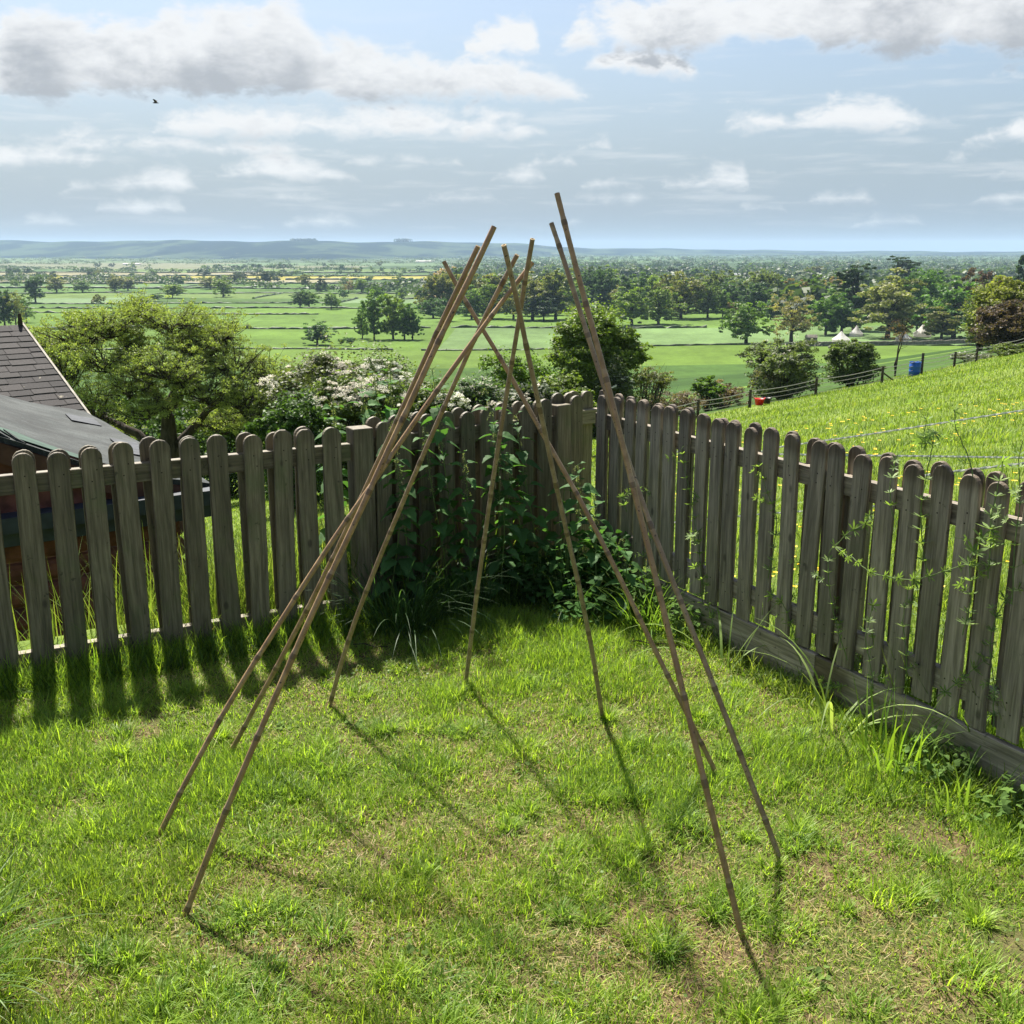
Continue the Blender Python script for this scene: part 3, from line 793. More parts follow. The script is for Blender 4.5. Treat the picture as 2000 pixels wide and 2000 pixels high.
def hedges():
    r = np.random.default_rng(31)
    def Pst(S, T_): 
        Y = T_-0.035*S*float(sstep(120, 300, T_))*np.exp(-(S/2500)**2); return S, Y
    for k, e in enumerate(EDGES):
        if e < 350 or e > 2100: continue
        lim = .54*e; h = .7 if e == 350 else (1.05 if e < 1000 else 1.3+e/1700)
        S = -lim
        while S < lim:
            L = r.uniform(.3, .9)*lim; S2 = min(S+L, lim)
            if (S+S2)/2 > .1*e and e < 500 and e != 350: S = S2; continue
            if r.random() < .94:
                ss = np.arange(S, S2-8, max(2.2, e/260.)); 
                if len(ss) > 4:
                    X, Y = Pst(ss, e); Y = Y+r.normal()*1.5
                    hedge(np.stack([X, Y, ground(X, Y)], 1), h, h*1.1, 'dark clipped hedge between far fields on the plain', 'hedges dividing the far fields', r)
            S = S2
        if 600 <= e <= 1500:
            nxt = EDGES[k+1]
            for c in CUTS[e]:
                if abs(c) < .5*e and r.random() < .8:
                    tt = np.arange(e, nxt, 5.); XY = [Pst(np.array([c]), t) for t in tt]
                    X = np.array([a[0][0] for a in XY]); Y = np.array([a[1][0] for a in XY])
                    hedge(np.stack([X, Y, ground(X, Y)], 1), 1.2, 1.5, 'dark clipped hedge between far fields on the plain', 'hedges dividing the far fields', r)
hedges()

# ================================================================== PARK: wall, tents, farm buildings
M_STONE = simple('old_stone_wall', (.17, .155, .13), .95, .1, .35, 1.2, .05)
def canvas_mat():
    m, t, out = mat('white_canvas'); p = principled(t, (.82, .80, .77, 1), .8, .2); tr = t.new('ShaderNodeBsdfTranslucent'); tr.inputs[0].default_value = (.85, .80, .78, 1)
    mx = t.new('ShaderNodeMixShader'); mx.inputs[0].default_value = .5; t.l.new(p, mx.inputs[1]); t.l.new(tr.outputs[0], mx.inputs[2]); t.l.new(mx.outputs[0], out.inputs[0]); return m
M_CANVAS = canvas_mat()
M_BRICKR = simple('red_roof_tile', (.22, .12, .09), .9, .1, .2, 1.)
M_PALEW = simple('pale_render_wall', (.5, .47, .42), .9, .1, .1, 1.)
def park():
    A = hit(1573, 676, 135); B = hit(1660, 676, 135); Cc = hit(1905, 670, 135)
    P = []
    for a, b in ((A, B), (B, Cc)):
        for t in np.linspace(0, 1, 40)[:-1]: x = a[0]+(b[0]-a[0])*t; y = a[1]+(b[1]-a[1])*t; P.append((x, y, gz(x, y)))
    P.append((Cc[0], Cc[1], gz(Cc[0], Cc[1]))); P = np.array(P)
    n = len(P); T_ = np.gradient(P, axis=0); N = np.stack([-T_[:, 1], T_[:, 0]], 1); N /= np.linalg.norm(N, axis=1)[:, None]
    r = np.random.default_rng(3); hh = 1.35+.08*r.normal(size=n)
    V = []
    for a, b in ((-.25, -.4), (-.25, 1), (0, 1.08), (.25, 1), (.25, -.4)):
        V.append(np.stack([P[:, 0]+N[:, 0]*a, P[:, 1]+N[:, 1]*a, P[:, 2]+(hh*b if b > 0 else b)], 1))
    V = np.stack(V, 1).reshape(-1, 3); i = np.arange(n-1)[:, None]*5; j = np.arange(4)[None]
    mb = MB(); mb.add(V, [np.stack([i+j, i+5+j, i+6+j, i+1+j], -1).reshape(-1, 4)])
    tag(mb.build('stone_wall', M_STONE), 'long low grey stone wall in front of the tents', 'wall')
    # bell tents
    def tent(px, py, wpx, hpx, lab):
        X, Y, Z = hit(px, py, 135); s = px_s(Y); w = wpx*s/2; h = hpx*s
        root = empty('bell_tent', (X, Y, Z)); tag(root, lab, 'tent', 'white canvas tents behind the stone wall')
        m = 20; mb = MB(); th = np.arange(m)*2*math.pi/m; rings = []
        for rr, z in ((1.0, 0), (.98, .24), (1.06, .26), (.55, .56), (.22, .82), (.05, 1.0)):
            q = rr*w*(1+(.03 if rr > .3 else 0)*np.cos(th*m/2)); sag = -.03*h*(np.cos(th*5) > 0)*(0 < z < 1)
            rings.append(np.stack([q*np.cos(th), q*np.sin(th), z*h+sag], 1))
        V = np.concatenate(rings); i = np.arange(5)[:, None]*m; j = np.arange(m)[None]; jn = (j+1) % m
        mb.add(V, [np.stack([i+j, i+jn, i+m+jn, i+m+j], -1).reshape(-1, 4), [[5*m+k for k in range(m)]]])
        mb.build('canvas', M_CANVAS, root)
        pb = MB(); pb.tube([(0, 0, 0), (0, 0, h*1.04)], [.05, .04], 6); pb.build('pole', M_BARK, root)
    tent(1642, 668, 34, 21, 'white tent lowest left, partly behind dark branches by the wall')
    tent(1672, 657, 26, 21, 'small pointed white tent just right of and above the lowest left tent')
    tent(1765, 665, 30, 18, 'greyish white tent directly right of the olive tree trunk')
    tent(1801, 657, 33, 24, 'brightest and largest white tent near the middle of the park')
    tent(1823, 648, 20, 20, 'furthest white tent, tucked against the olive willow')
    # small stone hut at the end of the wall
    X, Y, Z = hit(1586, 672, 135); hm = MB(); hm.box((0, 0, 1.0), (3.4, 2.4, 2.2)); root = empty('stone_hut', (X, Y+1.5, Z)); tag(root, 'small grey stone hut at the left end of the stone wall', 'hut')
    hm.build('wall', M_STONE, root); rm = MB()
    rm.add([(-1.85,-1.4,2.1),(1.85,-1.4,2.1),(1.85,1.4,2.1),(-1.85,1.4,2.1),(-1.85,0,3.0),(1.85,0,3.0)], [[[0,1,5,4],[2,3,4,5],[0,3,2,1]], [[0,4,3],[1,2,5]]]); rm.build('roof', M_STONE, root)
    # far farm buildings
    def barn(px, py, wpx, hpx, roof, lab, name='farm_building', cat='building'):
        X, Y, Z = hit(px, py, 135); s = px_s(Y); w = wpx*s; h = hpx*s; d = w*.5
        root = empty(name, (X, Y, Z)); tag(root, lab, cat)
        b = MB(); b.box((0, 0, h*.28), (w, d, h*.6)); b.build('wall', M_PALEW, root)
        q = MB(); e = w*.53; f = d*.56; z0 = h*.55; z1 = h
        q.add([(-e,-f,z0),(e,-f,z0),(e,f,z0),(-e,f,z0),(-e,0,z1),(e,0,z1)], [[[0,1,5,4],[2,3,4,5],[0,3,2,1]], [[0,4,3],[1,2,5]]]); q.build('roof', roof, root)
    M_SHEET = simple('grey_sheet_roof', (.32, .33, .34), .7, .2, .1, .5)
    barn(1200, 558, 20, 8, M_BRICKR, 'red-roofed farmhouse among trees right of the tall pair of canes', 'farmhouse', 'house')
    barn(1250, 569, 12, 5, M_SHEET, 'small pale barn below the dark wood')
    barn(1395, 542, 34, 7, M_BRICKR, 'long low red-brown barn on the right of the plain')
    barn(1443, 542, 24, 8, M_SHEET, 'grey-roofed barn beside the long red-brown barn')
    barn(1456, 545, 10, 4, M_CANVAS, 'small white shed at the end of the grey-roofed barn')
    barn(1708, 511, 16, 3.5, M_CANVAS, 'long white farm shed near the right skyline')
    barn(830, 512, 34, 3, M_CANVAS, 'pale glasshouse strip at the foot of the ridge')
    barn(258, 517, 30, 3, M_CANVAS, 'white industrial shed at the foot of the left ridge')
    barn(1085, 520, 5, 3, M_CANVAS, 'tiny white house in the far trees behind the tall canes', 'farmhouse', 'house')
park()

# ---- wire fence across the bottom of the meadow
M_POST = simple('dark_fence_post', (.06, .05, .04), .9, .1, .3, 4)
M_WIRE = simple('fence_wire', (.30, .29, .26), .6, .3, .1, 4)
def meadow_fence():
    pts = [(1195, 792), (1262, 800), (1366, 790), (1468, 778), (1597, 758), (1726, 740), (1803, 724), (1867, 707), (1910, 697), (1955, 684), (2010, 672)]
    W = []
    for px, py in pts:
        X, Y, Z = hit(px, py, 20); 
        Y = float(np.interp(px, [1195, 1366, 1468, 1597, 1726, 1803, 1867, 1910, 1955, 2010], [58, 63, 65.5, 68, 71, 74, 78, 82, 86, 90])); X = (px-1000)/F*(Y*.97+1.7); W.append((X, Y, gz(X, Y)))
    O = np.array(W[3]); root = empty('wire_fence', O); tag(root, 'post and wire fence along the lower edge of the meadow', 'fence')
    hs = [1.15]*len(W); hs[6] = 1.5
    for k, p in enumerate(W):
        m = MB(); m.tube([np.array(p)-O+(0, 0, -.3), np.array(p)-O+(.02, 0, hs[k])], [.10, .09], 7)
        m.build('post', M_POST, root)
    for zf, rad in ((1.05, .024), (.78, .018), (.5, .013), (.22, .013)):
        P = []
        for a, b in zip(W[:-1], W[1:]):
            for t in np.linspace(0, 1, 8)[:-1]:
                q = np.array(a)*(1-t)+np.array(b)*t; q[2] += zf-.10*math.sin(t*math.pi); P.append(q-O)
        m = MB(); m.tube(P, rad, 4); m.build('wire', M_WIRE, root)
    # brace
    a = np.array(W[5])-O; b = a+(np.array(W[6])-np.array(W[5]))*.28
    m = MB(); m.tube([a+(0, 0, .75), b+(0, 0, .05)], .05, 6); m.build('brace', M_POST, root)
    return W
WF = meadow_fence()
M_BLUE = simple('blue_plastic', (.012, .09, .42), .45, .4, .08, 3)
M_RED = simple('red_rubber', (.55, .015, .012), .5, .35, .06, 5)
M_BLACKP = simple('black_plastic', (.02, .02, .022), .5, .4, .1, 5)
def lathe(mb, prof, m=24, c=(0, 0, 0), mi=0):
    th = np.arange(m)*2*math.pi/m
    V = np.concatenate([np.stack([c[0]+r_*np.cos(th), c[1]+r_*np.sin(th), np.full(m, c[2]+z)], 1) for r_, z in prof])
    i = np.arange(len(prof)-1)[:, None]*m; j = np.arange(m)[None]; jn = (j+1) % m
    mb.add(V, [np.stack([i+j, i+jn, i+m+jn, i+m+j], -1).reshape(-1, 4)], mi)
def barrel():
    x, y = WF[6][0]-.62, WF[6][1]-.4; root = empty('barrel', (x, y, gz(x, y))); tag(root, 'blue plastic barrel standing against the wire fence', 'barrel')
    m = MB(); lathe(m, [(0, 0), (.36, 0), (.385, .05), (.385, .28), (.40, .30), (.40, .34), (.385, .36), (.385, .62), (.40, .64), (.40, .68), (.385, .70), (.38, .92), (.35, .95), (0, .93)]); m.build('drum', M_BLUE, root, True)
    m = MB(); lathe(m, [(.385, .955), (.40, .955), (.40, .985), (.36, .985), (.36, .94)]); m.build('rim', M_BLUE, root)
    x, y = WF[3][0]+.30, WF[3][1]-1.3; root = empty('bucket', (x, y, gz(x, y)+.10)); tag(root, 'red rubber feed bucket on the grass by the wire fence', 'bucket')
    m = MB(); lathe(m, [(0, 0), (.22, 0), (.30, .36), (.325, .38), (.325, .40), (.29, .40), (.21, .04), (0, .04)]); m.build('tub', M_RED, root, True)
    for s in (-1, 1):
        m = MB(); t = np.linspace(0, math.pi, 8); m.tube(np.stack([s*.31+s*.03*np.sin(t), .09*np.cos(t), .38+.09*np.sin(t)], 1), .014, 6); m.build('handle', M_RED, root)
    x, y = WF[3][0]+.85, WF[3][1]-.9; root = empty('bucket', (x, y, gz(x, y)+.10)); tag(root, 'black rubber bucket just behind the red one', 'bucket')
    m = MB(); lathe(m, [(0, 0), (.2, 0), (.26, .34), (.28, .36), (.25, .36), (.19, .04), (0, .04)]); m.build('tub', M_BLACKP, root, True)
    for s in (-1, 1):
        m = MB(); t = np.linspace(0, math.pi, 8); m.tube(np.stack([s*.27+s*.03*np.sin(t), .08*np.cos(t), .34+.08*np.sin(t)], 1), .012, 6); m.build('handle', M_BLACKP, root)
barrel()
def sapling():
    r = np.random.default_rng(2); Y = 82; p = at_y(1748, 735, Y); X = p[0]; Z = gz(X, Y)
    root = empty('dead_sapling', (X, Y, Z)); tag(root, 'bare forked sapling behind the wire fence left of the barrel', 'sapling')
    tb = MB()
    for k in range(3):
        top = np.array([r.normal()*.7, r.normal()*.3, 3.6+r.random()]); P = branch(tb, (0, 0, -.2), top, .07, .02, r, .15, 8)
        for q in range(9): s = P[r.integers(3, 8)]; branch(tb, s, s+unit(1, r)[0]*np.array([.8, .5, .6])+np.array([0, 0, .3]), .02, .006, r, .2, 4)
    tb.build('stems', M_BARK, root)
    V, Q, LV = clumps([(0, 0, 3.5, 1.1, .8, 1.0)], 500, .05, r, .3, .3); c = MB(); c.add(V, [Q], 0, LV); o = c.build('leaves', M_LEAF, root); o.color = (.16, .10, .06, 1)
sapling()

# ================================================================== GARDEN FENCES
M_NAIL = simple('rusty_nail', (.03, .02, .015), .6)
def picket_mesh(w, h, t, seed, m):
    r = np.random.default_rng(seed); n = 10; w = w*(1+r.uniform(-.03, .03)); hw = w/2
    pts = [(-hw, 0), (hw, 0)]
    hs = h-hw
    for k in range(5): pts.append((hw+r.normal()*.0004, hs*(k+1)/5))
    for k in range(1, n): a = math.pi*k/n; pts.append((hw*math.cos(a), hs+hw*math.sin(a)*(.93+.05*r.random())))
    for k in range(5): pts.append((-hw+r.normal()*.0004, hs*(5-k)/5))
    pts = np.array(pts); bow = .004*r.normal()
    m_ = len(pts); c = pts.mean(0); inn = pts+(np.sign(c-pts)*.0025)
    def lay(p, y): return np.stack([p[:, 0]+bow*np.sin(p[:, 1]/h*math.pi), np.full(m_, y), p[:, 1]], 1)
    V = np.concatenate([lay(inn, -t/2), lay(pts, -t/2+.0025), lay(pts, t/2-.0025), lay(inn, t/2)])
    i = np.arange(3)[:, None]*m_; j = np.arange(m_)[None]; jn = (j+1) % m_
    mb = MB(); mb.add(V, [np.stack([i+j, i+jn, i+m_+jn, i+m_+j], -1).reshape(-1, 4), [list(range(m_))[::-1]], [[3*m_+k for k in range(m_)]]])
    for zz in ((h-.09, h-.135, .07, .04) if h > .85 else (h-.125, h-.16, .12, .085)):
        cx = r.uniform(-.4, .4)*hw; a = np.arange(6)*math.pi/3
        mb.add(np.stack([cx+.0032*np.cos(a), np.full(6, -t/2-.0006), zz+.0032*np.sin(a)], 1), [[[0, 1, 2, 3, 4, 5]]], 1)
    return mb.mesh('picket', [m, M_NAIL])
def frame(a, b):
    a = np.array(a, float); b = np.array(b, float); d = (b-a)/np.linalg.norm(b-a); n = np.array([-d[1], d[0]])
    return a, d, n, float(np.linalg.norm(b-a))
def add_pickets(root, O, a, b, pos, zb, zt, meshes, r, off=(.010, .076), skipb=(), sh=0.):
    A, d, n, L = frame(a, b); ang = math.atan2(d[1], d[0])
    for i, s in enumerate(pos):
        for q, o_ in enumerate(off):
            if (i, q) in skipb: continue
            p = A+d*(s+r.normal()*.0025-(sh if q else 0))+n*(o_+r.normal()*.0008)
            ob = mobj('picket', meshes[r.integers(len(meshes))], root, (p[0]-O[0], p[1]-O[1], zb+r.normal()*.004-O[2]+(zt-0)*0))
            ob.rotation_euler = (r.normal()*.004, r.normal()*.010, ang+r.normal()*.015); ob.location.z += r.normal()*.005
def add_bar(root, O, name, a, b, s0, s1, n0, n1, z0, z1, m, dz=0):
    A, d, n, L = frame(a, b); mb = MB()
    c = A+d*(s0+s1)/2+n*(n0+n1)/2; M = np.array([[d[0], n[0], 0], [d[1], n[1], 0], [0, 0, 1]])
    x, y, z = (s1-s0)/2, abs(n1-n0)/2, (z1-z0)/2; e = .002
    V = []
    for sx in (-1, 1):
        for (yy, zz) in ((-y+e, -z), (y-e, -z), (y, -z+e), (y, z-e), (y-e, z), (-y+e, z), (-y, z-e), (-y, -z+e)): V.append((sx*x, yy, zz+dz*sx))
    mb.add(V, [[[k, (k+1) % 8, 8+(k+1) % 8, 8+k] for k in range(8)], [[7, 6, 5, 4, 3, 2, 1, 0], [8, 9, 10, 11, 12, 13, 14, 15]]])
    # long axis turned to local Z so the grain runs along the rail
    ob = mb.build(name, m, root)
    me = ob.data; R_ = Matrix.Rotation(math.pi/2, 4, 'Y'); me.transform(R_)
    ob.matrix_local = Matrix.Translation((c[0]-O[0], c[1]-O[1], (z0+z1)/2-O[2])) @ Matrix(((M[0][0], M[0][1], 0, 0), (M[1][0], M[1][1], 0, 0), (0, 0, 1, 0), (0, 0, 0, 1))) @ R_.inverted()
    return ob
def add_post(root, O, a, b, s, nn, w, z, m, lab=None):
    A, d, n, L = frame(a, b); c = A+d*s+n*nn; mb = MB(); h = w/2; e = .003
    ring = [(-h+e, -h), (h-e, -h), (h, -h+e), (h, h-e), (h-e, h), (-h+e, h), (-h, h-e), (-h, -h+e)]
    V = [(x, y, -.1) for x, y in ring]+[(x, y, z-e) for x, y in ring]+[(x*.95, y*.95, z) for x, y in ring]
    mb.add(V, [[[k, (k+1) % 8, 8+(k+1) % 8, 8+k] for k in range(8)]+[[8+k, 8+(k+1) % 8, 16+(k+1) % 8, 16+k] for k in range(8)], [[16+k for k in range(8)]]])
    ob = mb.build('post', m, root); ob.location = (c[0]-O[0], c[1]-O[1], -O[2]); ob.rotation_euler = (0, 0, math.atan2(d[1], d[0]))
    return ob
def garden_fences():
    r = np.random.default_rng(12)
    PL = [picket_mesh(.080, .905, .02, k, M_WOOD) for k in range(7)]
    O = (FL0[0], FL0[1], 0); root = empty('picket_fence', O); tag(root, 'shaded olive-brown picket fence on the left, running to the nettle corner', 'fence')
    A, d, n, L = frame(FL0, FL1)
    # picket positions from the second one left of the post backwards
    xs = [-1.84, -1.73, -1.622, -1.513, -1.402, -1.293, -1.184, -1.077, -.966, -.86, -.757]
    pos = [(x-.02-A[0])/d[0] for x in [-2.62, -2.51, -2.40, -2.29, -2.18, -2.065, -1.953]+xs]
    add_pickets(root, O, FL0, FL1, pos, .0, .905, PL, r)
    add_post(root, O, FL0, FL1, L+.010, .047, .094, .885, M_WOOD)
    add_bar(root, O, 'rail', FL0, FL1, 0, L-.045, .022, .064, .742, .818, M_WOOD)
    add_bar(root, O, 'rail', FL0, FL1, 0, L-.045, .022, .064, .02, .10, M_WOOD)
    A2, d2, n2, L2 = frame(FL1, FL2)
    pos2 = [.100+i*.1215 for i in range(9)]
    add_pickets(root, O, FL1, FL2, pos2, .01, .9, PL, r)
    add_post(root, O, FL1, FL2, L2+.005, .047, .094, .885, M_WOOD)
    add_bar(root, O, 'rail', FL1, FL2, .07, L2-.045, .022, .064, .755, .831, M_WOOD)
    add_bar(root, O, 'rail', FL1, FL2, .07, L2-.045, .022, .064, .05, .13, M_WOOD)
    add_pickets(root, O, FL2, FLC, [.10], .03, .9, PL, r)
    add_pickets(root, O, FL2, FLC, [.03, .125, .215], .03, .9, PL, r, off=(.076,))
    add_bar(root, O, 'rail', FL2, FLC, .05, .28, .022, .064, .765, .84, M_WOOD)
    # right fence
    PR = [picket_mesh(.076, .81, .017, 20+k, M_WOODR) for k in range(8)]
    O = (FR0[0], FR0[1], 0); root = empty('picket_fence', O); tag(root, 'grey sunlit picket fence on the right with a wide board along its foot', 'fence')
    A, d, n, L = frame(FR0, FR1); _, _, _, LT = frame(FR0, FRE)
    E_ = tuple(np.array(FR0)+d*(L+1.2))
    # positions by projection of measured picket tops
    tops = [1177, 1205, 1230, 1256, 1285, 1312, 1343, 1374, 1407, 1436, 1473, 1511, 1554, 1596, 1638, 1686, 1739, 1788, 1845, 1900, 1960]
    pos = []
    for px in tops:
        u = (px-4-1000)/F; zt = .97      # A+d s satisfies X = u*depth
        cz = math.sin(PITCH)*(HC-zt)
        s = (u*(A[1]*math.cos(PITCH)+cz)-A[0])/(d[0]-u*d[1]*math.cos(PITCH)); pos.append(s)
    while pos[-1] < L+1.1: pos.append(pos[-1]+.121)
    add_pickets(root, O, FR0, E_, pos, .162, .97, PR, r, off=(.009, .061), sh=.057)
    add_bar(root, O, 'rail', FR0, E_, -.03, L+1.2, .0185, .0515, .790, .862, M_WOODR)
    add_bar(root, O, 'rail', FR0, E_, -.03, L+1.2, .0185, .0515, .225, .300, M_WOODR)
    add_bar(root, O, 'gravel_board', FR0, E_, -.02, 1.62, -.006, .021, -.03, .158, M_WOODR)
    add_bar(root, O, 'gravel_board', FR0, E_, 1.625, L+1.2, -.006, .021, -.03, .156, M_WOODR)
    for s in (0.02, 1.62, 3.2): add_post(root, O, FR0, E_, s, .14, .09, .80, M_WOODR)
garden_fences()

# ================================================================== BAMBOO CANES
CANES = {
'A': ([(867,511),(892,559),(908,584),(933,631),(948,650),(975,695),(1008,753),(1050,829),(1077,879),(1119,950),(1159,1021),(1222,1153),(1267,1244),(1300,1313),(1340,1389),(1401,1515)],
      'cane leaning up to the left, its tip leftmost of all the canes'),
'B': ([(934,481),(888,575),(840,673),(797,779),(746,883),(712,959),(666,1059),(610,1175),(545,1294),(451,1468)], 'left cane whose foot stands furthest back of the left bundle'),
'C': ([(965,443),(931,517),(898,584),(863,650),(840,700),(805,781),(769,855),(737,922),(709,990),(654,1104),(623,1167),(571,1283),(513,1419),(418,1627),(360,1791)], 'left cane with the nearest foot, front of the left bundle of three'),
'D': ([(984,479),(1006,563),(1016,615),(1026,671),(1045,753),(1063,838),(1079,917),(1108,1048),(1137,1166),(1158,1269),(1177,1402)], 'orange-brown cane sloping down to the right in the middle of the frame'),
'E': ([(1010,498),(975,565),(939,631),(917,687),(884,755),(836,867),(786,981),(733,1108),(697,1200),(664,1294),(644,1378)], 'greenish cane standing alone just left of the middle of the frame'),
'F': ([(1040,467),(1022,563),(1014,629),(999,712),(992,753),(960,948),(931,1155),(909,1338)], 'reddish cane standing most upright, its foot nearest the corner'),
'G': ([(1040,513),(1006,555),(956,623),(914,677),(861,753),(794,844),(763,891),(735,937),(699,984),(668,1028),(603,1124),(541,1227),(494,1298),(439,1382),(348,1552),(308,1636)], 'most slanting cane, bowed, with its foot furthest left'),
'H': ([(1077,436),(1101,505),(1126,584),(1148,658),(1180,753),(1206,835),(1231,914),(1264,1012),(1300,1103),(1340,1197),(1382,1312),(1457,1498),(1524,1679)], 'right-hand cane with its foot furthest right'),
'I': ([(1088,378),(1111,468),(1134,561),(1161,650),(1188,753),(1209,841),(1231,926),(1263,1062),(1292,1166),(1319,1296),(1340,1373),(1376,1531),(1444,1808)], 'grey-brown cane with the highest tip, standing nearest on the right'),
}
def canes():
    r = np.random.default_rng(77)
    for key, (pts, lab) in CANES.items():
        cam = np.array([0, 0, HC]); bx, by = atz(*pts[-1], 0); B = np.array([bx, by, 0.])
        rt = ray(*pts[0]); L = {'A': 1.88, 'G': 2.0, 'H': 1.9, 'I': 1.9, 'B': 1.9, 'C': 1.9}.get(key, 1.84)
        q = cam-B; a = rt@rt; b = 2*q@rt; c = q@q-L*L; disc = b*b-4*a*c
        ts = [(-b-math.sqrt(disc))/(2*a), (-b+math.sqrt(disc))/(2*a)] if disc > 0 else [-b/(2*a)]
        tgt = {'H': 2.85, 'I': 2.75}.get(key, 3.15)
        t = min(ts, key=lambda t: abs(t*rt[1]-tgt)); Tp = cam+rt*t
        if key in CANE_DBG: print('CANE', key, B.round(2), Tp.round(2), [round(float(x*rt[1]), 2) for x in ts])
        P = [Tp]; D = Tp-B
        for p in pts[1:-1]:
            rr = ray(*p); rr = rr/np.linalg.norm(rr)
            # closest point of the ray to the line B-T
            w0 = cam-B; A_ = 1.; b_ = rr@D; c_ = D@D; d_ = rr@w0; e_ = D@w0
            s_ = (b_*e_-c_*d_)/(A_*c_-b_*b_); P.append(cam+rr*s_)
        P.append(B); P = np.array(P[::-1]); 
        dd = (P[1]-P[0]); dd /= np.linalg.norm(dd)
        P = np.vstack([P[0]-dd*.05, P])
        for _ in range(1):
            Q = P.copy(); Q[2:-1] = .25*P[1:-2]+.5*P[2:-1]+.25*P[3:]; P = Q
        cum = np.concatenate([[0], np.cumsum(np.linalg.norm(np.diff(P, axis=0), axis=1))]); LL = cum[-1]
        # nodes
        nodes = []; s = r.uniform(.05, .2)
        while s < LL-.04: nodes.append(s); s += r.uniform(.19, .29)
        S = set(np.arange(0, LL, .03)); S |= {LL}
        for nd in nodes: S |= {nd-.012, nd-.004, nd-.001, nd+.004, nd+.014}
        S = np.array(sorted(x for x in S if 0 <= x <= LL)); C3 = np.stack([np.interp(S, cum, P[:, i]) for i in range(3)], 1)
        # light smoothing of the resampled axis
        for _ in range(6): C3[1:-1] = .5*C3[1:-1]+.25*(C3[:-2]+C3[2:])
        rad = np.interp(S, [0, LL], [.0082, .0070]); lv = np.full(len(S)-1, .5)
        kink = np.zeros_like(C3)
        for nd in nodes:
            g = np.exp(-((S-nd)/.005)**2); rad = rad*(1+.16*g)-.0006*np.exp(-((S-nd-.012)/.005)**2)
            m = .5*(S[1:]+S[:-1]); lv[np.abs(m-nd) < .003] = .95; lv[(m-nd > .004) & (m-nd < .013)] = .05
        root = empty('bamboo_cane', tuple(B)); tag(root, lab, 'bamboo cane', 'bamboo canes leaned together like a tepee frame')
        mb = MB(); seg = 12
        lvf = np.repeat(lv, seg)
        mb.tube(C3-B, rad, seg, 0, lvf, cap=False)
        mb.build('culm', M_BAMBOO, root, True)
        # pale sawn end with its hollow
        T_ = C3[-1]-C3[-2]; T_ /= np.linalg.norm(T_); A = np.cross(T_, (0, 1, 0)); A /= np.linalg.norm(A); Bv = np.cross(T_, A)
        th = np.arange(seg)*2*math.pi/seg; e = MB(); rings = []
        for rr_, dz in ((rad[-1]*1.0, .0005), (rad[-1]*.62, .0008), (rad[-1]*.58, -.02)):
            rings.append(C3[-1]-B+T_*dz+rr_*(np.cos(th)[:, None]*A+np.sin(th)[:, None]*Bv))
        V = np.concatenate(rings); i = np.arange(2)[:, None]*seg; j = np.arange(seg)[None]; jn = (j+1) % seg
        e.add(V, [np.stack([i+j, i+jn, i+seg+jn, i+seg+j], -1).reshape(-1, 4), [[2*seg+k for k in range(seg)]]])
        e.build('cut_end', M_CUT, root)
M_CUT = simple('sawn_bamboo', (.42, .33, .20), .8, .1, .2, 200)
CANE_DBG = 'ABCDEFGHI'
canes()
# ================================================================== SHED AND SLATE ROOF
def felt_mat():
    m, t, out = mat('roofing_felt')
    tc = t.new('ShaderNodeTexCoord').outputs['Object']
    n = t.noise(t.map(tc, (1, 1, 1)), 3, 6, .65); f = t.noise(tc, 70, 4, .7); s = t.noise(t.map(tc, (1, 4, 1)), 6, 5, .6)
    c = t.mix(t.step(n, .35, .65), (.018, .023, .023, 1), (.040, .046, .045, 1))
    st = t.noise(tc, 1.1, 5, .7); c = t.mix(1, c, t.step(st, .35, .65, .65, 1.35), 'MULTIPLY')
    c = t.mix(1, c, t.step(f, .3, .7, .6, 1.4), 'MULTIPLY')
    c = t.mix(t.step(s, .60, .70, 0., .6), c, (.09, .10, .105, 1))
    t.l.new(principled(t, c, .85, .3, bump(t, f, .5, .004)), out.inputs[0]); return m
def slate_mat():
    m, t, out = mat('shingle_roof')
    tc = t.new('ShaderNodeTexCoord').outputs['Object']
    b = t.attr('lv').outputs['Fac']; f = t.noise(tc, 45, 5, .7); n = t.noise(tc, 7, 4, .7)
    c = t.mix(b, (.019, .018, .019, 1), (.044, .040, .040, 1))
    c = t.mix(1, c, t.step(f, .3, .7, .65, 1.35), 'MULTIPLY')
    c = t.mix(t.step(n, .66, .72, 0., .7), c, (.30, .27, .20, 1))
    o = t.noise(tc, 2.6, 2, .5); c = t.mix(t.step(o, .74, .77), c, (.35, .16, .04, 1))
    t.l.new(principled(t, c, .85, .25, bump(t, f, .5, .004)), out.inputs[0]); return m
M_FELT = felt_mat(); M_SLATE = slate_mat()
M_PATCH = simple('green_felt_patch', (.035, .07, .052), .85, .3, .25, 12)
M_FELTP = simple('pale_felt_patch', (.06, .066, .075), .85, .3, .25, 12)
M_LOG = simple('red_brown_logs', (.11, .042, .033), .8, .25, .4, 9, .003)
M_BARGE = simple('brown_bargeboard', (.07, .034, .025), .8, .25, .25, 9, .003)
M_FASCIA = simple('blue_black_fascia', (.020, .028, .040), .6, .35, .3, 12)
M_VERGE = simple('pale_verge_strip', (.36, .33, .28), .8, .2, .2, 12)
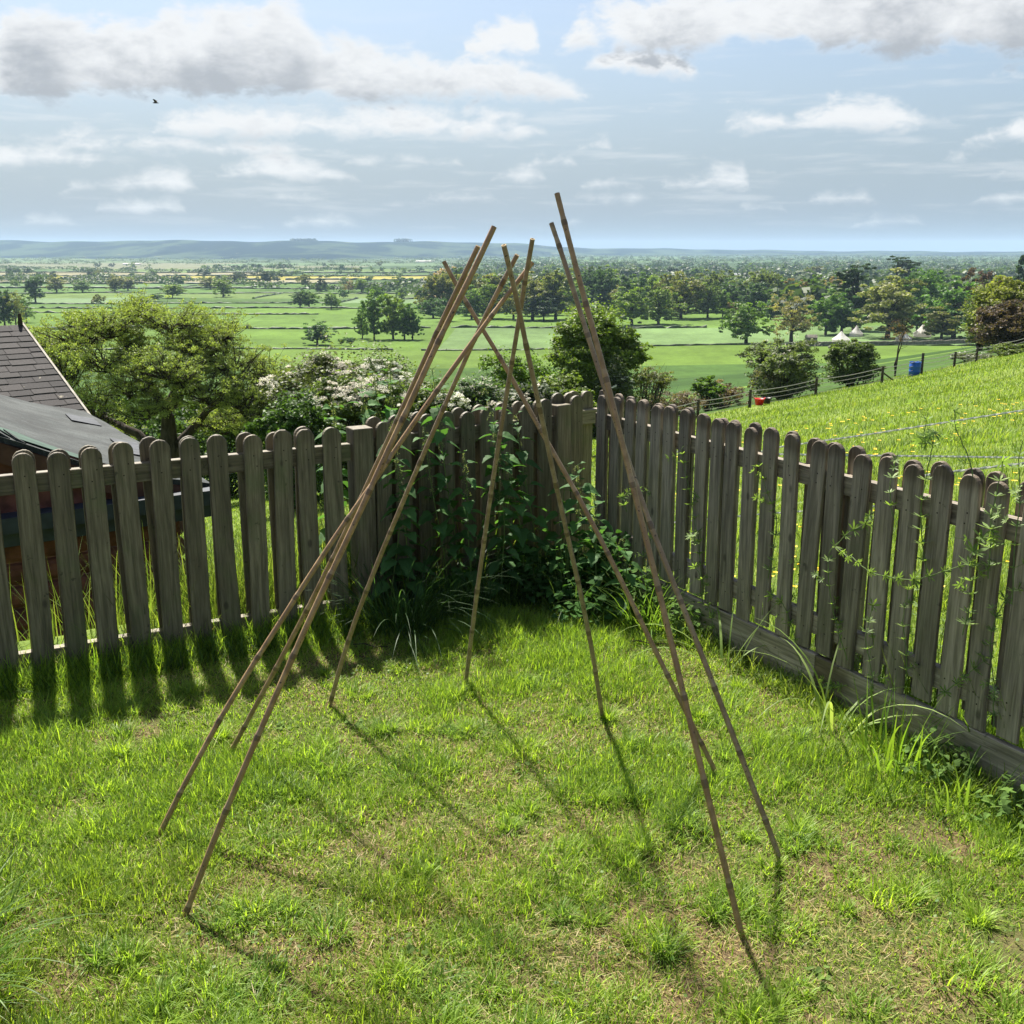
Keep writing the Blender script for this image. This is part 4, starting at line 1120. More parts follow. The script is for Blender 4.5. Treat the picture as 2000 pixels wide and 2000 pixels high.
def shed():
    C = np.array([-1.97, 6.77, .16])              # eave corner at the right end of the gable
    g = np.array([-.80, -.60, 0]); e = np.array([-.546, .838, 0])*1.0
    pitch = math.tan(R(20)); RW = 2.6; LE = 3.83; zb = gz(-2.3, 6.4)-.05
    root = empty('shed', tuple(C+g*1.3)+() if False else (C[0]+g[0]*1.3, C[1]+g[1]*1.3, zb)); tag(root, 'red-brown log shed with a patched dark felt roof behind the left fence', 'shed')
    O = np.array([C[0]+g[0]*1.3, C[1]+g[1]*1.3, zb])
    up = np.array([0, 0, 1.])
    def rp(s, t, lift=0.): # s along the gable from the eave corner, t along the eave
        curve = -.05*math.sin(min(s, 1.3)/1.3*math.pi)
        return C+g*s+e*t+up*(s*pitch+curve+lift)-O
    # roof with thickness
    mb = MB(); ns, nt = 16, 14; V = []
    for lift in (0, -.035):
        for i in range(ns+1):
            for j in range(nt+1): V.append(rp(RW*i/ns, LE*j/nt, lift+.004*math.sin(i*2.1+j*1.3)))
    N = (nt+1); K = (ns+1)*N
    a = np.arange(ns)[:, None]*N+np.arange(nt)[None]; Q = np.stack([a, a+1, a+N+1, a+N], -1).reshape(-1, 4)
    mb.add(V, [Q, Q[:, ::-1]+K, [[i*N, (i+1)*N, K+(i+1)*N, K+i*N] for i in range(ns)], [[j, K+j, K+j+1, j+1] for j in range(nt)], [[i*N+nt, K+i*N+nt, K+(i+1)*N+nt, (i+1)*N+nt] for i in range(ns)]])
    rf = mb.build('felt_roof', M_FELT, root, False)
    def patch(pts, m, nm, lift=.006):
        mb = MB(); n = len(pts); V = [rp(s, t, lift) for s, t in pts]+[rp(s, t, lift-.004) for s, t in pts]
        mb.add(V, [[list(range(n))], [[k, (k+1) % n, n+(k+1) % n, n+k] for k in range(n)]]); return mb.build(nm, m, rf)
    patch([(1.16, .12), (.80, .02), (.62, .06), (.95, .35), (1.08, .52), (1.22, .5)], M_PATCH, 'roof_patch', .012)
    patch([(.12, 2.6), (.08, 3.1), (.30, 3.2), (.34, 2.7)], M_FELTP, 'roof_patch', .012)
    patch([(.10, .9), (.06, 1.7), (.25, 1.75), (.3, .95)], M_FELTP, 'roof_patch', .012)
    for k in range(6):      # lifted shingle edges near the gable
        s0 = 1.10+.085*k; mb = MB()
        mb.add([rp(s0, .02, .008), rp(s0+.02, .34-.03*k, .008), rp(s0+.075, .34-.03*k, .022), rp(s0+.055, .02, .022), rp(s0, .02, .0), rp(s0+.02, .34-.03*k, .0), rp(s0+.075, .34-.03*k, .002), rp(s0+.055, .02, .002)],
               [[[0,1,2,3],[0,4,5,1],[2,6,7,3],[1,5,6,2],[3,7,4,0]]]); mb.build('shingle_edge', M_FELT, rf)
    # bargeboard following the verge
    mb = MB(); n = 14; V = []
    for off in (-.03, .0):
        for i in range(n+1):
            s = RW*i/n
            for dz in (-.037, -.16): V.append(rp(s, off, dz))
    K = (n+1)*2
    mb.add(V, [[[2*i, 2*i+1, 2*i+3, 2*i+2] for i in range(n)], [[K+2*i, K+2*i+2, K+2*i+3, K+2*i+1] for i in range(n)], [[2*i+1, K+2*i+1, K+2*i+3, 2*i+3] for i in range(n)], [[0, K, K+1, 1]]])
    mb.build('bargeboard', M_BARGE, root)
    # gable boards, fascia band, log wall
    def box(name, m, s0, s1, t0, t1, z0, z1):
        mb = MB(); V = []
        for z in (z0, z1):
            for s, t in ((s0, t0), (s1, t0), (s1, t1), (s0, t1)): V.append(C+g*s+e*t+up*z-O)
        mb.add(V, [[[0,1,2,3],[7,6,5,4],[0,4,5,1],[1,5,6,2],[2,6,7,3],[3,7,4,0]]]); return mb.build(name, m, root)
    mb = MB(); mb.add([C+e*.03-up*.02-O, C+g*RW+e*.03-up*.02-O, C+g*RW+e*.03+up*(RW*pitch-.06)-O], [[[0, 2, 1]]]); mb.build('gable_board', M_LOG, root)
    box('fascia', M_FASCIA, -.02, RW, -.13, .02, -.11, -.015); box('fascia', M_FASCIA, .02, RW, -.07, .0, -.20, -.112)
    H0 = -.20; z = H0; r = np.random.default_rng(1)
    lw = MB()
    while C[2]+z > zb-.1:
        h = .145; mb = lw; V = []; n = 6
        for s in (.22, RW):
            for k in range(n+1): a = math.pi*k/n; V.append(C+g*s+e*(.10-.045*math.sin(a))+up*(z-h/2-h*.48*math.cos(a))-O)
        mb.add(V, [[[k, k+1, n+2+k, n+1+k] for k in range(n)]], 0, r.random())
        V = []
        for t in (.10, LE-.2):
            for k in range(n+1): a = math.pi*k/n; V.append(C+g*(.22-.045*math.sin(a))+e*t+up*(z-h/2-h*.48*math.cos(a))-O)
        mb.add(V, [[[k+1, k, n+1+k, n+2+k] for k in range(n)]], 0, r.random())
        z -= h
    lw.build('log_wall', M_LOG, root)
    # second building with the shingle roof
    A = at_y(43, 635, 15.0); B = at_y(166, 803, 13.6)
    d = B-A; h = np.array([d[0], d[1], 0]); hl = np.linalg.norm(h); h /= hl; sl = d[2]/hl
    cd = np.array([-h[1], h[0], 0]); cd = cd if cd[0] < 0 else -cd
    zb2 = gz(-7.5, 13); O2 = np.array([A[0]+cd[0]*2, A[1]+cd[1]*2, zb2]); root = empty('shingle_roofed_building', tuple(O2)); tag(root, 'outbuilding with a dark shingle roof and pale verge at the far left', 'building')
    WL = 5.0; RL = hl+1.1; r = np.random.default_rng(6); mb = MB(); nc = 24; ch = RL/nc
    for i in range(nc):
        u0 = i*ch; u1 = (i+1)*ch+.02; x = -.0-r.uniform(0, .2)
        while x < WL:
            w = r.uniform(.26, .36); x0 = max(x, 0); x1 = min(x+w-.006, WL); x += w
            if x1-x0 < .02: continue
            l0 = .006; l1 = .017+r.normal()*.002
            p = lambda u, v, l: A+h*u+cd*v+up*(sl*u+l)-O2
            j = r.normal()*.006
            V = [p(u0, x0, l0), p(u0, x1, l0), p(u1+j, x1, l1), p(u1+j, x0, l1), p(u1+j, x1, 0), p(u1+j, x0, 0)]
            mb.add(V, [[[0, 1, 2, 3], [3, 2, 4, 5]]], 0, r.random())
    for u0 in (0,):
        V = [A+cd*0-O2, A+cd*WL-O2, A+h*RL+cd*WL+up*sl*RL-O2, A+h*RL+up*sl*RL-O2]; mb.add([v-up*.01 for v in V], [[[0, 1, 2, 3]]], 0, .2)
        V = [A-O2, A+cd*WL-O2, A-h*1.6+cd*WL+up*sl*1.6-O2, A-h*1.6+up*sl*1.6-O2]; mb.add(V, [[[3, 2, 1, 0]]], 0, .4)
    mb.build('shingle_roof', M_SLATE, root)
    mb = MB(); V = []
    for u in (-.02, RL):
        for v, l in ((-.028, -.05), (.0, -.05), (.0, .028), (-.028, .028)): V.append(A+h*u+cd*v+up*(sl*u+l)-O2)
    mb.add(V, [[[0,1,2,3],[7,6,5,4],[0,4,5,1],[1,5,6,2],[2,6,7,3],[3,7,4,0]]]); mb.build('verge_strip', M_VERGE, root)
    mb = MB(); q = A+h*RL+up*sl*RL-O2; a0 = A-O2
    zg = 0
    V = [a0*[1,1,0]+up*zg-up*.3, q*[1,1,0]-up*.3, q-up*.06, a0-up*.06]; V = [v+cd*.12 for v in V]+[v+cd*(WL-.1) for v in V]
    mb.add(V, [[[0,1,2,3],[1,5,6,2],[5,4,7,6]]]); mb.build('wall', M_LOG, root)
    mb = MB(); mb.tube([a0+cd*.02+up*.0, a0+cd*.02+up*.16], [.035, .02], 6); mb.build('finial', M_POST, root)
shed()

# ================================================================== ELECTRIC ROPE FENCE ON THE MEADOW
M_ROPE = simple('white_rope', (.62, .62, .54), .7, .3, .35, 160)
def ropes():
    defs = [([(1480, 884), (1530, 872), (1700, 848), (2000, 801), (2100, 785)], 7.0, 'upper white electric rope climbing to the right over the meadow'),
            ([(1300, 882), (1560, 888), (1800, 891), (2000, 894), (2100, 895)], 6.2, 'level white electric rope just above the right fence'),
            ([(1800, 930), (1835, 924), (2000, 905), (2100, 893)], 5.2, 'lowest white electric rope close behind the right fence'),
            ([(1300, 1022), (1500, 1003), (1640, 994), (1760, 985)], 6.6, 'white electric rope seen through the pickets of the right fence')]
    for pts, Y, lab in defs:
        W = [at_y(px, py, Y-.25*(px-1500)/500) for px, py in pts]; O = W[0]
        t = np.linspace(0, len(W)-1, 90); P = np.stack([np.interp(t, range(len(W)), np.array(W)[:, i]) for i in range(3)], 1)-O
        mb = MB(); L = np.arange(90)
        for s in (0, math.pi):       # two twisted strands
            Q = np.repeat(P, 1, 0); tt = np.linspace(0, 89, 700); QQ = np.stack([np.interp(tt, L, P[:, i]) for i in range(3)], 1)
            ln = np.linspace(0, np.linalg.norm(P[-1]-P[0]), 700); a = ln/.035*2*math.pi/2+s
            QQ[:, 2] += .0028*np.cos(a); QQ[:, 1] += .0028*np.sin(a); mb.tube(QQ, .0048, 5, cap=False)
        o = mb.build('rope', M_ROPE); o.location = O; tag(o, lab, 'rope', 'white ropes of the electric fence')
ropes()

# ================================================================== NEAR PLANTS
def blades(P, L, W, az, lean, droop, k, r, twist=.0):
    n = len(P); s = np.linspace(0, 1, k+1); pos = P.copy(); d = np.stack([np.cos(az), np.sin(az), np.zeros(n)], 1)
    sd = np.stack([-np.sin(az+twist), np.cos(az+twist), np.zeros(n)], 1); V = []
    for i, q in enumerate(s):
        w = W*(1-q**1.8)*.5+W*.02
        V.append(pos-sd*w[:, None]); V.append(pos+sd*w[:, None])
        if i < k:
            th = lean+droop*(q+.5/k)
            pos = pos+(L/k)[:, None]*(np.sin(th)[:, None]*d+np.cos(th)[:, None]*np.array([0, 0, 1.]))
    V = np.stack(V, 1); m = 2*(k+1); base = np.arange(n)[:, None]*m
    Q = np.stack([np.stack([base[:, 0]+2*i, base[:, 0]+2*i+1, base[:, 0]+2*i+3, base[:, 0]+2*i+2], 1) for i in range(k)], 1).reshape(-1, 4)
    return V.reshape(-1, 3), Q
def grass_obj(name, P, L, W, az, lean, droop, k, col, r, parent=None, O=(0, 0, 0), twist=0.):
    V, Q = blades(P, L, W, az, lean, droop, k, r, twist)
    c = np.repeat(col, k, axis=0)
    return mobj(name, mesh_np(name, V-np.asarray(O), [Q], M_GRASS, True, cols=c), parent)
def gcol(n, r, a, b, v=.25):
    t = r.random((n, 1)); return (np.array(a)*(1-t)+np.array(b)*t)*(1+v*r.normal(size=(n, 1)))
GA = (.12, .225, .022); GB = (.31, .43, .055); GY = (.40, .36, .12); GT = (.44, .34, .17); GBL = (.07, .135, .045)

def lawn_grass():
    r = np.random.default_rng(11)
    n = 700000
    Y = np.sqrt(r.uniform(1.45**2, 5.7**2, n)); X = r.uniform(-.56, .56, n)*(Y+.5)
    d, dl, dr = outside(X, Y)
    ok = (d < .10)
    X, Y, dl, dr = X[ok], Y[ok], dl[ok], dr[ok]; d = d[ok]
    # lushness field
    def fb(x, y, s, o): return (np.sin(x/s+o)+np.sin(y/s*1.1+o*2)+np.sin((x+y)/s*.7+o*3)+np.sin((x-y)/s*1.3+o)*.8)/3.8
    lush = .55*fb(X, Y, .27, 1.)+.5*fb(X, Y, .11, 4.)+.35*fb(X, Y, .045, 2.)+.12*r.normal(size=len(X))
    edge = np.maximum(sstep(-.28, -.02, dl), .3*sstep(-.2, -.02, dr))
    lush = lush+.9*edge+.35*np.exp(-(((X+.95)/.35)**2+((Y-3.0)/.25)**2))+.3*np.exp(-(((X-.9)/.25)**2+((Y-3.0)/.2)**2))+.7*np.exp(-(((X+1.25)/.4)**2+((Y-1.9)/.4)**2))+.25*np.exp(-(((X-.1)/.5)**2+((Y-3.9)/.35)**2))
    dry = .6*fb(X, Y, .35, 7.)+.4*fb(X, Y, .09, 9.)+.15*r.normal(size=len(X)) + .35*np.exp(-(((X+.2)/.7)**2+((Y-2.3)/.5)**2))
    bare = .7*fb(X, Y, .13, 5.)+.3*fb(X, Y, .05, 3.)+.85*np.exp(-(((X-1.05)/.45)**2+((Y-2.5)/.65)**2))*(.6+.6*fb(X, Y, .07, 8.))-.5*edge+.22*r.normal(size=len(X))
    keep = r.random(len(X)) < np.clip(.95-1.1*sstep(.35, .95, bare), .14, 1)
    X, Y, lush, dry, edge, dl, dr = [a[keep] for a in (X, Y, lush, dry, edge, dl, dr)]
    n = len(X); lu = sstep(-.25, .75, lush)
    P = np.stack([X, Y, ground(X, Y)-.004], 1)
    L = (.026+.032*lu+.08*edge*r.random(n)**1.5)*r.uniform(.5, 1.5, n)
    tall = r.random(n) < .004+.012*lu; L[tall] *= 1.9
    Wd = r.uniform(.0018, .0038, n)*(1+.5*edge)
    az = r.uniform(0, 2*math.pi, n)+0; lean = np.abs(r.normal(size=n))*.45+(1-lu)*.25; droop = r.uniform(.1, 1.1, n)
    straw = r.random(n) < np.clip(.15+.44*sstep(-.1, .6, dry)-.30*lu, .03, .55)
    lean[straw] += .65; L[straw] *= .95
    t = np.clip(lu+.25*r.normal(size=n), 0, 1)[:, None]; u = r.random((n, 1))
    g = (np.array(GB)*(1-u)+np.array(GA)*u)*(1-.25*t)+np.array(GBL)*.25*t
    sp = sstep(.1, .8, fb(X, Y, .6, 2.2))[:, None]; g = g*(1-.35*sp)+np.array([.20, .25, .035])*.35*sp
    sv = r.random((n, 1)); sc_ = np.array(GT)*sv+np.array(GY)*(1-sv)
    c = np.where(straw[:, None], sc_, g)*(1+.22*r.normal(size=(n, 1))); c = np.clip(c, .008, .8)
    o = grass_obj('lawn_grass', P, L, Wd, az, lean, droop, 2, c, r)
    tag(o, 'short mown lawn grass with straw-coloured patches', 'grass', kind='stuff')
    # stronger tussocks standing out of the sward
    nc = 420; cy = r.uniform(1.6, 5., nc); cx = r.uniform(-.55, .55, nc)*(cy+.4); dd, _, _ = outside(cx, cy); kk = dd < -.08; cx, cy = cx[kk], cy[kk]; nc = len(cx)
    m = 40000; ix = r.integers(0, nc, m); a = r.uniform(0, 6.28, m); rad = r.uniform(.02, .075, nc)[ix]*np.sqrt(r.random(m)); X = cx[ix]+rad*np.cos(a); Y = cy[ix]+rad*np.sin(a)
    dd, _, _ = outside(X, Y); kk = dd < -.01; X, Y, a, ix = X[kk], Y[kk], a[kk], ix[kk]; m = len(X)
    cv = r.random((nc, 1))[ix]; c = (np.array((.28, .40, .05))*cv+np.array((.15, .25, .05))*(1-cv))*(1+.2*r.normal(size=(m, 1)))
    o = grass_obj('lawn_tussocks', np.stack([X, Y, ground(X, Y)-.004], 1), r.uniform(.035, .085, nc)[ix]*r.uniform(.5, 1.2, m), r.uniform(.0022, .0045, m), a+r.normal(size=m)*1.3, np.abs(r.normal(size=m))*.5+.1, r.uniform(.3, 1.4, m), 3, np.clip(c, .01, .7), r)
    tag(o, 'longer brighter tussocks of grass in the lawn', 'grass', kind='stuff')
    # clover and other tiny round leaves in the turf
    m = 26000; Y = np.sqrt(r.uniform(1.5**2, 5.1**2, m)); X = r.uniform(-.55, .55, m)*(Y+.5); dd, _, _ = outside(X, Y); kk = (dd < -.03)&(fb(X, Y, .16, 6.)+.3*r.normal(size=m) > .38); X = X[kk]; Y = Y[kk]; m = len(X)
    V, Q = leaves_at(np.stack([X, Y, ground(X, Y)+r.uniform(.008, .028, m)], 1), .0052, r, 1.4, None, .85)
    o = mobj('clover', mesh_np('clover', V, [Q], M_GRASS, False, cols=np.clip(gcol(m, r, (.07, .16, .03), (.18, .28, .06), .2), .01, .6))); tag(o, 'tiny round clover leaves scattered through the turf', 'clover', kind='stuff')
    # dead cut grass lying flat
    m = 38000; Y = np.sqrt(r.uniform(1.45**2, 5.2**2, m)); X = r.uniform(-.56, .56, m)*(Y+.5); d, _, _ = outside(X, Y); bb = .7*fb(X, Y, .13, 5.)+.3*fb(X, Y, .05, 3.)+.75*np.exp(-(((X-1.05)/.4)**2+((Y-2.55)/.6)**2)); k = (d < -.05)&(bb < .75)&(r.random(m) < .35+.65*sstep(0, .5, fb(X, Y, .35, 7.))); X = X[k]; Y = Y[k]; m = len(X)
    P = np.stack([X, Y, ground(X, Y)+r.uniform(.004, .02, m)], 1)
    c = gcol(m, r, GT, (.42, .37, .19), .15)
    o = grass_obj('dry_clippings', P, r.uniform(.015, .05, m), r.uniform(.001, .002, m), r.uniform(0, 6.28, m), np.full(m, 1.45)+r.normal(size=m)*.12, r.normal(size=m)*.3, 2, np.clip(c, .02, .8), r)
    tag(o, 'dry straw-coloured clippings lying on the lawn', 'grass', kind='stuff')
lawn_grass()

def tuft(x, y, n, L, W, lab, col=(GA, GB), spread=.08, lean=.35, droop=1.2, lean_az=None, name='grass_tuft', cat='grass tuft', k=5, z=None, group=None, lvar=.5):
    r = np.random.default_rng(int(abs(x)*1000+abs(y)*777)); z = gz(x, y) if z is None else z
    root = np.array([x, y, z]); a = r.uniform(0, 6.28, n); q = spread*np.sqrt(r.random(n))
    P = np.stack([q*np.cos(a), q*np.sin(a), np.zeros(n)], 1)+root
    az = a+r.normal(size=n)*.7
    if lean_az is not None: az = lean_az+r.normal(size=n)*.6
    o = grass_obj(name, P, L*r.uniform(lvar, 1.15, n), W*r.uniform(.6, 1.2, n), az, np.abs(r.normal(size=n))*lean, droop*r.uniform(.3, 1.2, n), k, np.clip(gcol(n, r, col[0], col[1], .15), .01, .6), r, O=root)
    o.location = root; tag(o, lab, cat, group); return o
# large drooping clump at the left edge
tuft(-1.36, 2.0, 420, .36, .0058, 'big drooping grass clump at the bottom left edge of the lawn', ((.06, .14, .02), (.15, .25, .04)), .20, .35, 1.5, name='grass_clump', cat='grass clump', k=7)
tuft(-1.44, 2.36, 220, .27, .005, 'upright grass clump behind the big drooping clump at the left edge', ((.06, .12, .02), (.15, .22, .04)), .16, .25, .8, name='grass_clump', cat='grass clump', k=6)
# corner clump with long arching blades
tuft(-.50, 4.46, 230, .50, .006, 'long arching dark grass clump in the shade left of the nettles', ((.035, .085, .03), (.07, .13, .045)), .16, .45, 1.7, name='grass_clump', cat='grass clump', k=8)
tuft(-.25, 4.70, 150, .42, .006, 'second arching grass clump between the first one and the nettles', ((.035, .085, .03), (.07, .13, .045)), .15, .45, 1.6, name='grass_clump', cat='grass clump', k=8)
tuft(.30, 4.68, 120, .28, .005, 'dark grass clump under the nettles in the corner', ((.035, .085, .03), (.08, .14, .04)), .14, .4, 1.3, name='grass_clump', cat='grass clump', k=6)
tuft(1.24, 3.16, 50, .28, .008, 'bright tall grass clump at the foot of the right fence board', ((.10, .19, .025), (.17, .27, .04)), .13, .3, 1.0, name='grass_clump', cat='grass clump', k=6)
tuft(1.38, 2.93, 36, .24, .008, 'wide-bladed grass clump by the right fence, nearest the camera', ((.09, .17, .03), (.16, .25, .05)), .12, .4, 1.2, name='grass_clump', cat='grass clump', k=6)
tuft(.62, 4.45, 110, .36, .006, 'thin grass clump at the far end of the right fence board', ((.08, .16, .03), (.15, .24, .04)), .12, .4, 1.2, name='grass_clump', cat='grass clump', k=6)
tuft(1.12, 3.42, 12, .62, .011, 'a few broad pale blades arching over the foot board of the right fence', ((.20, .30, .08), (.26, .34, .12)), .08, .35, 1.9, name='grass_clump', cat='grass clump', k=8)
tuft(.86, 3.98, 10, .5, .010, 'a few broad blades arching at the start of the foot board of the right fence', ((.18, .28, .07), (.24, .32, .1)), .07, .4, 1.8, name='grass_clump', cat='grass clump', k=8)
def fringe():
    r = np.random.default_rng(15)
    # along the inside foot of the fences
    def strip(a, b, n, o0, o1, Lm, col, name, lab, zf=None, lean=.4, droop=1.1, W=.005, k=5, dens=None):
        A, d, nn, L = frame(a, b); s = r.random(n)*L
        if dens is not None: kk = r.random(n) < dens(s); s = s[kk]
        n = len(s); o = r.uniform(o0, o1, n); P2 = A+d*s[:, None]+nn*o[:, None]
        P = np.stack([P2[:, 0], P2[:, 1], ground(P2[:, 0], P2[:, 1])-.01], 1)
        ob = grass_obj(name, P, Lm*r.uniform(.35, 1.25, n), W*r.uniform(.6, 1.3, n), r.uniform(0, 6.28, n), np.abs(r.normal(size=n))*lean, droop*r.uniform(.2, 1.2, n), k, np.clip(gcol(n, r, col[0], col[1], .2), .01, .6), r)
        tag(ob, lab, 'grass', kind='stuff')
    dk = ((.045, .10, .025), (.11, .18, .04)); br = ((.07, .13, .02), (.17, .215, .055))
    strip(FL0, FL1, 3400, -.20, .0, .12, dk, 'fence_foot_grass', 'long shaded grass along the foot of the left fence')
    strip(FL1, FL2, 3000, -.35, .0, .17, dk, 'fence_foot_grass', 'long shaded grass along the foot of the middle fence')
    E_ = (FR0[0]+.456*3.4, FR0[1]-.890*3.4)
    strip(FR0, E_, 3000, -.14, .0, .11, br, 'fence_foot_grass', 'grass growing along the foot board of the right fence', dens=lambda s: .2+.8*(np.sin(s*5+1) > -.2))
    # beyond the fences: tall lit grass seen through the gaps
    strip(FL0, FL1, 9000, .12, .9, .40, br, 'tall_grass', 'tall sunlit grass behind the left fence', droop=.7, lean=.25, dens=lambda s: sstep(1.2, 2.1, s)*.93+.05, k=6)
    strip(FL0, FL1, 22000, .9, 4.2, .38, br, 'tall_grass', 'rough grass on the slope behind the left fence', droop=.7, lean=.3, W=.010, k=4, dens=lambda s: s > 1.55)
    strip(FL1, FL2, 12000, .12, 2.5, .42, br, 'tall_grass', 'tall grass behind the middle fence', droop=.7, lean=.3, W=.007, k=5)
    strip(FR0, E_, 9000, .10, .40, .42, ((.07, .14, .02), (.15, .22, .035)), 'tall_grass', 'tall weeds and grass pressing against the back of the right fence', droop=.7, lean=.25, W=.006, k=6, dens=lambda s: .35+.65*sstep(1.2, 2.6, s))
fringe()

def meadow_grass():
    r = np.random.default_rng(19); n = 430000
    Y = 3.0*np.exp(r.random(n)*math.log(105/3.)); X = r.uniform(-.35, .60, n)*(Y+1.2)
    d, dl, dr = outside(X, Y); ok = (d > .12)&((dr > .1)|(Y > 6.2)); 
    ok &= ~((Y > 60.5+.66*X)&(X > 1))
    ok &= ~((np.abs(X-WF[3][0]+.1*(WF[3][1]-Y)*.2+.15) < .55)&(Y > WF[3][1]-4)&(Y < WF[3][1]))
    ok &= ~((X < -1.2)&(Y < 12.5)&(X < -1.2-.3*(Y-6)))
    X, Y = X[ok], Y[ok]; n = len(X)
    cl = lump(X, Y, .45, 1)+.6*lump(X, Y, 2.1, 3)
    P = np.stack([X, Y, ground(X, Y)-.01], 1); sc_ = np.clip(Y/7., 1, 12)
    L = (.06+.05*sstep(.3, 1.6, cl))*r.uniform(.5, 1.5, n)*(1+.10*sc_); W = .0042*sc_**.95*r.uniform(.6, 1.3, n)
    c = gcol(n, r, (.085, .15, .018), (.17, .245, .035), .16)*(1-.22*sstep(.3, 1.6, cl))[:, None]
    s = r.random(n) < .05; c[s] = np.array([.30, .31, .12])
    o = grass_obj('meadow_grass', P, L, W, r.uniform(0, 6.28, n), np.abs(r.normal(size=n))*.35, r.uniform(.1, .8, n), 2, np.clip(c, .01, .6), r)
    tag(o, 'short grazed meadow grass beyond the fences', 'grass', kind='stuff')
    n0 = 240; cy = 5*np.exp(r.random(n0)*2.5); cx = r.uniform(.02, .6, n0)*cy; m = 34000; ix = r.integers(0, n0, m); a = r.uniform(0, 6.28, m); sr = (.05+.035*cy)[ix]
    X = cx[ix]+sr*np.sqrt(r.random(m))*np.cos(a); Y = cy[ix]+sr*np.sqrt(r.random(m))*np.sin(a); dd, _, d3 = outside(X, Y); kk = d3 > .3; X, Y, a, ix = X[kk], Y[kk], a[kk], ix[kk]; m = len(X)
    s1 = np.clip(Y/7, 1, 6)
    o = grass_obj('meadow_tussocks', np.stack([X, Y, ground(X, Y)-.01], 1), r.uniform(.10, .26, n0)[ix]*r.uniform(.5, 1.2, m), .005*s1*r.uniform(.6, 1.3, m), a+r.normal(size=m)*.8, np.abs(r.normal(size=m))*.4, r.uniform(.2, 1.2, m), 3, np.clip(gcol(m, r, (.09, .17, .02), (.24, .30, .07), .2), .01, .6), r)
    tag(o, 'coarser ungrazed tussocks dotted over the sloping meadow', 'grass', kind='stuff')
    # buttercups
    n = 900; Y = 5+r.random(n)**1.2*22; X = Y*r.uniform(.12, .62, n); m = lump(X, Y, 1.1, 5) > .1; X, Y = X[m], Y[m]; n = len(X)
    Z = ground(X, Y)+r.uniform(.09, .2, n)+.006*Y; mb = MB(); rad = .012+.0011*Y
    th = np.arange(6)*math.pi/3
    V = np.stack([np.stack([X+rad*math.cos(t), Y+rad*math.sin(t), Z+.003*math.cos(3*t)], 1) for t in th], 1).reshape(-1, 3); mb.add(V, [np.arange(6*n).reshape(n, 6)], 0)
    V = np.stack([np.stack([X-.001, Y, Z-.25], 1), np.stack([X+.001, Y, Z-.25], 1), np.stack([X+.001, Y, Z-.001], 1), np.stack([X-.001, Y, Z-.001], 1)], 1).reshape(-1, 3); mb.add(V, [np.arange(4*n).reshape(n, 4)], 1)
    tag(mb.build('buttercups', [M_YEL, M_STEM]), 'yellow buttercups scattered over the meadow', 'flowers', kind='stuff')
M_YEL = simple('buttercup_petal', (.75, .50, .02), .5, .3, .1, 5)
meadow_grass()

# ---- nettles
def leaf_mesh(mb, o, d, n, L, W, r, lv, mi=0, serr=True, fold=.25, droop=.35):
    d = d/np.linalg.norm(d); sd = np.cross(n, d); sd /= np.linalg.norm(sd)+1e-9; up = np.cross(d, sd)
    ks = np.array([0, .06, .18, .34, .5, .66, .8, .92, 1.0]); ws = np.array([.02, .36, .5, .48, .40, .30, .19, .09, .0])
    V = []; m = len(ks)
    for i, (s, w) in enumerate(zip(ks, ws)):
        c = o+d*L*s-np.array([0, 0, 1])*droop*L*s*s*.6; z = W*w*fold
        j = (.16 if i % 2 else -.06)*w if serr else 0
        V += [c-sd*W*(w+j)+up*z, c, c+sd*W*(w+j)+up*z]
    F_ = [[3*i, 3*i+1, 3*i+4, 3*i+3] for i in range(m-1)]+[[3*i+1, 3*i+2, 3*i+5, 3*i+4] for i in range(m-1)]
    mb.add(V, [F_], mi, lv)
